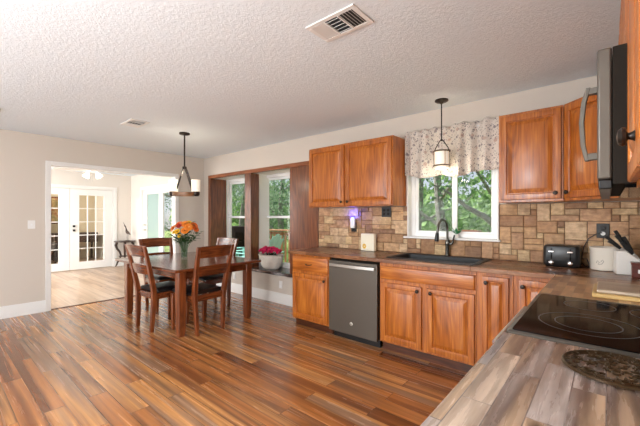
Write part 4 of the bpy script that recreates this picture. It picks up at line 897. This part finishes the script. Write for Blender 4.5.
m = MB(); m.lathe([(0.055, 0), (0.055, 0.01), (0.04, 0.014)], n=16).build('base', M['iron'], bd)
m = MB()
for s_ in (-0.015, 0.015): m.tube([(0, s_, 0.012), (0.008, s_, 0.09), (0.0, s_, 0.17)], 0.004, 6)
m.build('leg', M['iron'], bd)
MB().tube([(-0.10, 0, 0.16), (-0.05, 0, 0.185), (0.0, 0, 0.21), (0.04, 0, 0.25), (0.055, 0, 0.31), (0.075, 0, 0.365), (0.10, 0, 0.39), (0.125, 0, 0.43), (0.16, 0, 0.50)], [0.006, 0.024, 0.040, 0.032, 0.016, 0.012, 0.018, 0.008, 0.002], 10).build('body', M['iron'], bd)
# things seen through the French doors
o = thing('sideboard', 'dark low sideboard seen through the right French door', 'sideboard', (-12.6, 3.0, 0))
box(-0.22, 0.22, -0.55, 0.55, 0.55, 0.85).build('case', M['iron'], o, 0.005)
for sx in (-0.18, 0.18):
    for sy in (-0.49, 0.49): box(sx - 0.025, sx + 0.025, sy - 0.025, sy + 0.025, 0, 0.55).build('leg', M['iron'], o)
pc = thing('framed_picture', 'framed reddish landscape picture seen through the right French door', 'picture', (-13.095, 2.75, 1.55))
box(0, 0.03, -0.30, 0.30, -0.42, 0.42).build('frame', M['walnut_z'], pc, 0.004)
pm, nt, b = new_mat('painted_canvas'); v = coords(nt); n_ = N(nt, 'ShaderNodeTexNoise', i_Scale=5.0, i_Detail=4.0); nt.links.new(v, n_.inputs['Vector']); r_ = ramp(nt, [(0.3, lin((150, 60, 40))), (0.5, lin((196, 170, 120))), (0.7, lin((80, 100, 60)))]); nt.links.new(n_.outputs[0], r_.inputs[0]); nt.links.new(r_.outputs[0], b.inputs['Base Color'])
box(0.028, 0.034, -0.25, 0.25, -0.37, 0.37).build('canvas', pm, pc)
sh = thing('bookcase', 'white bookcase seen through the left French door', 'bookcase', (-12.9, 1.95, 0))
m = MB(); m.box(-0.15, 0.15, -0.45, -0.43, 0, 1.9); m.box(-0.15, 0.15, 0.43, 0.45, 0, 1.9); m.box(-0.15, -0.14, -0.43, 0.43, 0, 1.9)
for z in (0.05, 0.5, 0.95, 1.4, 1.88): m.box(-0.14, 0.15, -0.43, 0.43, z - 0.01, z + 0.01)
m.build('case', M['white'], sh, 0.002)
ac = thing('armchair', 'dark armchair seen through the left French door', 'armchair', (-11.8, 1.95, 0), radians(90))
dk = plain('charcoal_upholstery', (62, 58, 58), 0.9, noise=0.2, nscale=40); bs = plain('brown_upholstery', (96, 74, 60), 0.9)
box(-0.30, 0.30, -0.32, 0.30, 0.30, 0.45).build('seat', bs, ac, 0.03)
box(-0.36, 0.36, 0.28, 0.42, 0.12, 0.92).build('backrest', dk, ac, 0.04)
for s_ in (-1, 1): box(s_ * 0.31, s_ * 0.42, -0.34, 0.40, 0.12, 0.60).build('armrest', dk, ac, 0.03)
for sx in (-0.34, 0.34):
    for sy in (-0.28, 0.34): MB().cyl((sx, sy, 0), 0.025, 0.30 if False else 0.12, 'z', 10).build('leg', M['iron'], ac)
light('den_fill_light', 'POINT', (-11.6, 0.6, 2.1), (0, 0, 0), 150, (1.0, 0.93, 0.8), shadow_soft_size=0.15)  # added light without a fixture, brightens the room behind the French doors

# ================================================================== OUTSIDE
def ground_mat():
    m, nt, b = new_mat('lawn_and_leaf_litter'); v = coords(nt, rand=False); n = N(nt, 'ShaderNodeTexNoise', i_Scale=0.9, i_Detail=5.0); nt.links.new(v, n.inputs['Vector'])
    r = ramp(nt, [(0.35, lin((92, 112, 58))), (0.6, lin((140, 158, 92)))]); nt.links.new(n.outputs[0], r.inputs[0]); nt.links.new(r.outputs[0], b.inputs['Base Color']); b.inputs['Roughness'].default_value = 0.95; return m
struct('ground', box(-45, 30, LYW + 0.4, 60, -0.55, -0.45), ground_mat())
dkm = planks('deck_boards', 2.4, 0.14, [(0.1, (140, 104, 78)), (0.9, (176, 138, 108))], 0.8, 0.6, mortar=0.006)
struct('terrain_deck', box(-10.6, -2.6, 4.02, 6.25, -0.12, -0.04), dkm)
M['cedar'] = wood('cedar_railing', (140, 92, 62), (174, 122, 86), (196, 146, 106), axis='z', rough=0.7)
rl = thing('deck_railing', 'reddish wooden deck railing outside the bay window', 'railing', (-6.9, 6.15, -0.04))
MB().box(-3.6, 4.2, -0.07, 0.07, 1.0, 1.04).build('top_rail', M['cedar'], rl, 0.004)
MB().box(-3.6, 4.2, -0.02, 0.02, 0.10, 0.17).box(-3.6, 4.2, -0.02, 0.02, 0.90, 0.97).build('rail', M['cedar'], rl)
for k in range(6): box(-3.55 + 1.53 * k, -3.45 + 1.53 * k, -0.045, 0.045, 0, 1.0).build('post', M['cedar'], rl)
for k in range(52):
    x = -3.42 + 0.145 * k
    o = box(-0.019, 0.019, -0.055, -0.021, 0.08, 0.98).build('baluster', M['cedar'], rl) if k == 0 else o.copy()
    if k: COL.objects.link(o)
    o.location = (x, 0, 0)
# adirondack chairs
M['turq'] = plain('turquoise_paint', (160, 224, 216), 0.5)
def adirondack(loc, rz, label):
    r = thing('adirondack_chair', label, 'chair', loc, rz, 'deck chairs')
    for k in range(5):
        x = -0.22 + 0.11 * k; zt = 1.0 - 0.04 * abs(k - 2) ** 1.5
        MB().rings([[(x - 0.048, y - 0.010, z), (x + 0.048, y - 0.010, z), (x + 0.048, y + 0.010, z), (x - 0.048, y + 0.010, z)] for y, z in ((0.20, 0.26), (0.20 + 0.5 * (zt - 0.26), zt))]).build('back_slat', M['turq'], r)
    for k in range(6): y = -0.32 + 0.095 * k; box(-0.28, 0.28, y - 0.04, y + 0.04, 0.37 - 0.022 * k, 0.39 - 0.022 * k).build('seat_slat', M['turq'], r)
    for s_ in (-1, 1):
        box(s_ * 0.30, s_ * 0.42, -0.42, 0.42, 0.56, 0.58).build('armrest', M['turq'], r)
        box(s_ * 0.29, s_ * 0.31, -0.40, -0.30, 0, 0.56).build('leg', M['turq'], r)
        MB().prism([(-0.36, 0.30), (-0.36, 0.365), (0.28, 0.24), (0.62, 0.06), (0.62, 0.0), (0.50, 0.0), (0.2, 0.15)], s_ * 0.27, s_ * 0.29, 'x').build('side_rail', M['turq'], r)
    return r
adirondack((-5.98, 4.85, -0.04), radians(-80), 'turquoise slatted deck chair seen through the bay window behind the pink flowers')
adirondack((-7.0, 5.0, -0.04), radians(168), 'turquoise slatted deck chair seen through the left bay window')
gl = thing('grill', 'dark covered grill on the deck outside the left bay window', 'grill', (-7.95, 5.6, -0.04))
MB().prism([(-0.45, 0.75), (-0.45, 0.95), (-0.3, 1.12), (0.3, 1.12), (0.45, 0.95), (0.45, 0.75)], -0.28, 0.28, 'y').build('hood', M['slate_dark'], gl, 0.02)
box(-0.42, 0.42, -0.26, 0.26, 0.1, 0.74).build('cabinet', M['slate_dark'], gl, 0.01)
for sx in (-0.38, 0.38): MB().cyl((sx, -0.26, 0.0 + 0.05), 0.05, 0.04, 'y', 12).build('wheel', M['black'], gl)
# trees
def leaf_mat(name, a, b_, c):
    m = bpy.data.materials.new(name); m.use_nodes = True; nt = m.node_tree; nt.nodes.clear(); out = N(nt, 'ShaderNodeOutputMaterial')
    v = coords(nt); n = N(nt, 'ShaderNodeTexNoise', i_Scale=2.5, i_Detail=4.0); nt.links.new(v, n.inputs['Vector'])
    r = ramp(nt, [(0.3, lin(a)), (0.5, lin(b_)), (0.72, lin(c))]); nt.links.new(n.outputs[0], r.inputs[0])
    d = N(nt, 'ShaderNodeBsdfDiffuse'); t = N(nt, 'ShaderNodeBsdfTranslucent'); nt.links.new(r.outputs[0], d.inputs[0]); nt.links.new(r.outputs[0], t.inputs[0])
    mx = N(nt, 'ShaderNodeMixShader'); mx.inputs[0].default_value = 0.4; nt.links.new(d.outputs[0], mx.inputs[1]); nt.links.new(t.outputs[0], mx.inputs[2]); nt.links.new(mx.outputs[0], out.inputs[0]); return m
LM = [leaf_mat('oak_leaf', (56, 88, 64), (104, 140, 104), (178, 202, 168)), leaf_mat('olive_leaf', (70, 98, 78), (124, 150, 122), (192, 212, 186)), leaf_mat('fresh_leaf', (84, 122, 72), (140, 174, 112), (200, 222, 172))]
M['bark'] = plain('grey_bark', (138, 136, 130), 0.9, noise=0.4, nscale=9, bmp=0.5)
def tree(loc, label, seed, h=6.0, tr=0.16, lean=(0, 0), leaves=2600, crown=2.3, cz=0.62, mat=0, fork=3, size=0.115, low=0.28):
    R = random.Random(seed); r = thing('tree', label, 'tree', loc, 0, 'trees outside the windows')
    m = MB(); lx, ly = lean; ends = []
    trunk = [(lx * t * h + 0.10 * sin(t * 5 + seed), ly * t * h + 0.10 * cos(t * 4 + seed), t * h * 0.8) for t in [k / 7 for k in range(8)]]
    off = Vector(trunk[0]); trunk = [tuple(Vector(p) - Vector((off.x, off.y, 0))) for p in trunk]
    m.tube(trunk, [tr * (1.15 - 0.12 * k) for k in range(8)], 9)
    for b in range(fork + 5):
        k = R.randint(1, 6); p = Vector(trunk[k]); a = R.uniform(0, 6.28); L = R.uniform(0.8, 1.7) * h * 0.25
        pts = [tuple(p)]
        for j in range(1, 5): p = p + Vector((cos(a) * L / 4, sin(a) * L / 4, L / 4 * R.uniform(0.1, 0.9))); a += R.uniform(-0.5, 0.5); pts.append(tuple(p))
        m.tube(pts, [tr * 0.42 * (1 - 0.2 * j) for j in range(5)], 6); ends += [Vector(q) for q in pts[2:]]
    m.build('trunk', M['bark'], r)
    f = MB(); c0 = Vector((lx * h * 0.7, ly * h * 0.7, h * cz)); cl = ends[:]
    while len(cl) < 46:
        d = Vector((R.gauss(0, 1), R.gauss(0, 1), R.gauss(0, 0.8))).normalized() * crown * R.uniform(0.35, 1.0); q = c0 + d
        if q.z > h * low: cl.append(q)
    vs, fs = [], []
    for i in range(leaves):
        q = R.choice(cl) + Vector((R.gauss(0, 0.33), R.gauss(0, 0.33), R.gauss(0, 0.26))); d = Vector((R.gauss(0, 1), R.gauss(0, 1), R.gauss(0, 0.7))).normalized(); s_ = d.orthogonal().normalized(); s_.rotate(Matrix.Rotation(R.uniform(0, 6.28), 3, d)); L = size * R.uniform(0.6, 1.2); n_ = d.cross(s_)
        o_ = len(vs); vs += [tuple(q - s_ * L * 0.5), tuple(q + n_ * L * 0.22), tuple(q + s_ * L * 0.5), tuple(q - n_ * L * 0.22)]; fs.append((o_, o_ + 1, o_ + 2, o_ + 3))
    f.add(vs, fs); f.build('foliage', LM[mat], r, smooth=0)
    return r
Zg = -0.45
tree((-4.0, 8.6, Zg), 'grey trunked leaning tree seen through the left pane of the sink window', 1, 6.2, 0.21, (0.06, 0), 2300, 2.4, mat=0)
tree((-3.35, 9.6, Zg), 'tree forking behind the mullion of the sink window', 2, 6.5, 0.15, (-0.05, 0), 2300, 2.5, mat=1)
tree((-1.75, 8.4, Zg), 'stout grey tree seen through the right pane of the sink window', 3, 6.5, 0.20, (0.03, 0), 2300, 2.4, mat=0)
tree((-2.6, 11.5, Zg), 'pale olive tree further back beyond the sink window', 4, 7, 0.16, (0.0, 0), 2600, 3.0, mat=2, low=0.1)
tree((-5.8, 12.5, Zg), 'tree at the left edge of the sink window view', 5, 7, 0.17, (0.02, 0), 2600, 3.0, mat=1, low=0.1)
for i, (x, y, mt, lab) in enumerate([(-8.6, 9.3, 1, 'bushy tree beyond the deck, seen through the right bay window'), (-11.3, 10.6, 0, 'dark tree beyond the deck, seen between the two bay windows'), (-13.6, 10.0, 1, 'olive tree beyond the deck, seen through the left bay window'), (-16.5, 12.5, 0, 'far dark tree behind the left bay window'), (-12.5, 14.5, 2, 'far bright tree behind the bay window'), (-18.8, 9.4, 0, 'tree seen through the clear glass door of the living room')]):
    tree((x, y, Zg), lab, 20 + i, 6.4, 0.15, (0.02, 0), 6000, 2.7, mat=mt, low=0.10, cz=0.52)
def shrub(loc, label, seed, r0, mat):
    R = random.Random(seed); r = thing('shrub', label, 'shrub', loc, 0, 'shrubs outside the windows'); vs, fs = [], []
    for i in range(1500):
        d = Vector((R.gauss(0, 1), R.gauss(0, 1), abs(R.gauss(0, 0.8)))).normalized() * r0 * R.uniform(0.5, 1.0); q = d; a = Vector((R.gauss(0, 1), R.gauss(0, 1), R.gauss(0, 1))).normalized(); s_ = a.orthogonal().normalized(); n_ = a.cross(s_); L = 0.12 * R.uniform(0.6, 1.2)
        o_ = len(vs); vs += [tuple(q - s_ * L * 0.5), tuple(q + n_ * L * 0.25), tuple(q + s_ * L * 0.5), tuple(q - n_ * L * 0.25)]; fs.append((o_, o_ + 1, o_ + 2, o_ + 3))
    m = MB(); m.add(vs, fs); m.build('foliage', LM[mat], r, smooth=0)
    m = MB()
    for k in range(5): a = k * 1.3; m.tube([(0, 0, 0), (0.3 * r0 * cos(a), 0.3 * r0 * sin(a), 0.5 * r0), (0.6 * r0 * cos(a), 0.6 * r0 * sin(a), 0.8 * r0)], [0.03, 0.02, 0.008], 6)
    m.build('stem', M['bark'], r)
for i, (x, y, r0, mt, lab) in enumerate([(-4.6, 11.0, 1.5, 2, 'bright green shrub low in the left pane of the sink window'), (-3.0, 12.6, 1.7, 2, 'rounded shrub in the middle of the sink window view'), (-1.3, 10.4, 1.5, 2, 'bright shrub low in the right pane of the sink window'), (-9.7, 8.6, 1.5, 2, 'shrub behind the deck railing through the right bay window'), (-12.8, 8.7, 1.6, 2, 'shrub behind the deck railing through the left bay window')]):
    shrub((x, y, Zg), lab, 60 + i, r0, mt)
# far belt of woods closing the view
R = random.Random(77); vs, fs = [], []
for i in range(9000):
    x = R.uniform(-40, 14); y = R.uniform(19, 24); z = Zg + abs(R.gauss(0, 1)) * 1.9; q = Vector((x, y, z)); a = Vector((R.gauss(0, 1), R.gauss(0, 1), R.gauss(0, 1))).normalized(); s_ = a.orthogonal().normalized(); n_ = a.cross(s_); L = 0.8 * R.uniform(0.5, 1.3)
    o_ = len(vs); vs += [tuple(q - s_ * L * 0.5), tuple(q + n_ * L * 0.3), tuple(q + s_ * L * 0.5), tuple(q - n_ * L * 0.3)]; fs.append((o_, o_ + 1, o_ + 2, o_ + 3))
m = MB(); m.add(vs, fs); o = m.build('woods', LM[2], smooth=0); tag(o, 'pale band of woods far beyond the trees', 'woods', kind='stuff')
# outdoor planter and the small plant on the sill
pb = thing('planter_box', 'brown wooden planter box outside the sink window', 'planter', (-1.53, 5.2, Zg))
box(-0.14, 0.14, -0.09, 0.09, 1.50, 1.585).build('trough', M['walnut_x'], pb, 0.006)
for s_ in (-0.09, 0.09): box(s_ - 0.025, s_ + 0.025, -0.025, 0.025, 0, 1.50).build('post', M['walnut_z'], pb)
sp_ = thing('potted_sprout', 'small green leafy sprout on the window sill behind the faucet', 'plant', (-1.165, YW + 0.0, SZ0 + 0.003))
MB().lathe([(0.018, 0), (0.024, 0.04), (0.021, 0.04), (0.015, 0.006)], n=16).build('pot', M['white'], sp_)
m = MB(); R = random.Random(2)
for k in range(14):
    a = k * 2.4; c = Vector((0.01 * cos(a), 0.01 * sin(a), 0.04)); d = Vector((cos(a) * 1.0, sin(a) * 0.55, R.uniform(0.3, 1.3))).normalized() * R.uniform(0.045, 0.085); s_ = d.cross(Vector((0.1, 0, 1))).normalized() * 0.016
    m.add([tuple(c), tuple(c + d * 0.55 + s_), tuple(c + d), tuple(c + d * 0.55 - s_)], [(0, 1, 2, 3)])
m.build('leaves', plain('sprout_leaf', (40, 128, 70), 0.5), sp_, smooth=0)
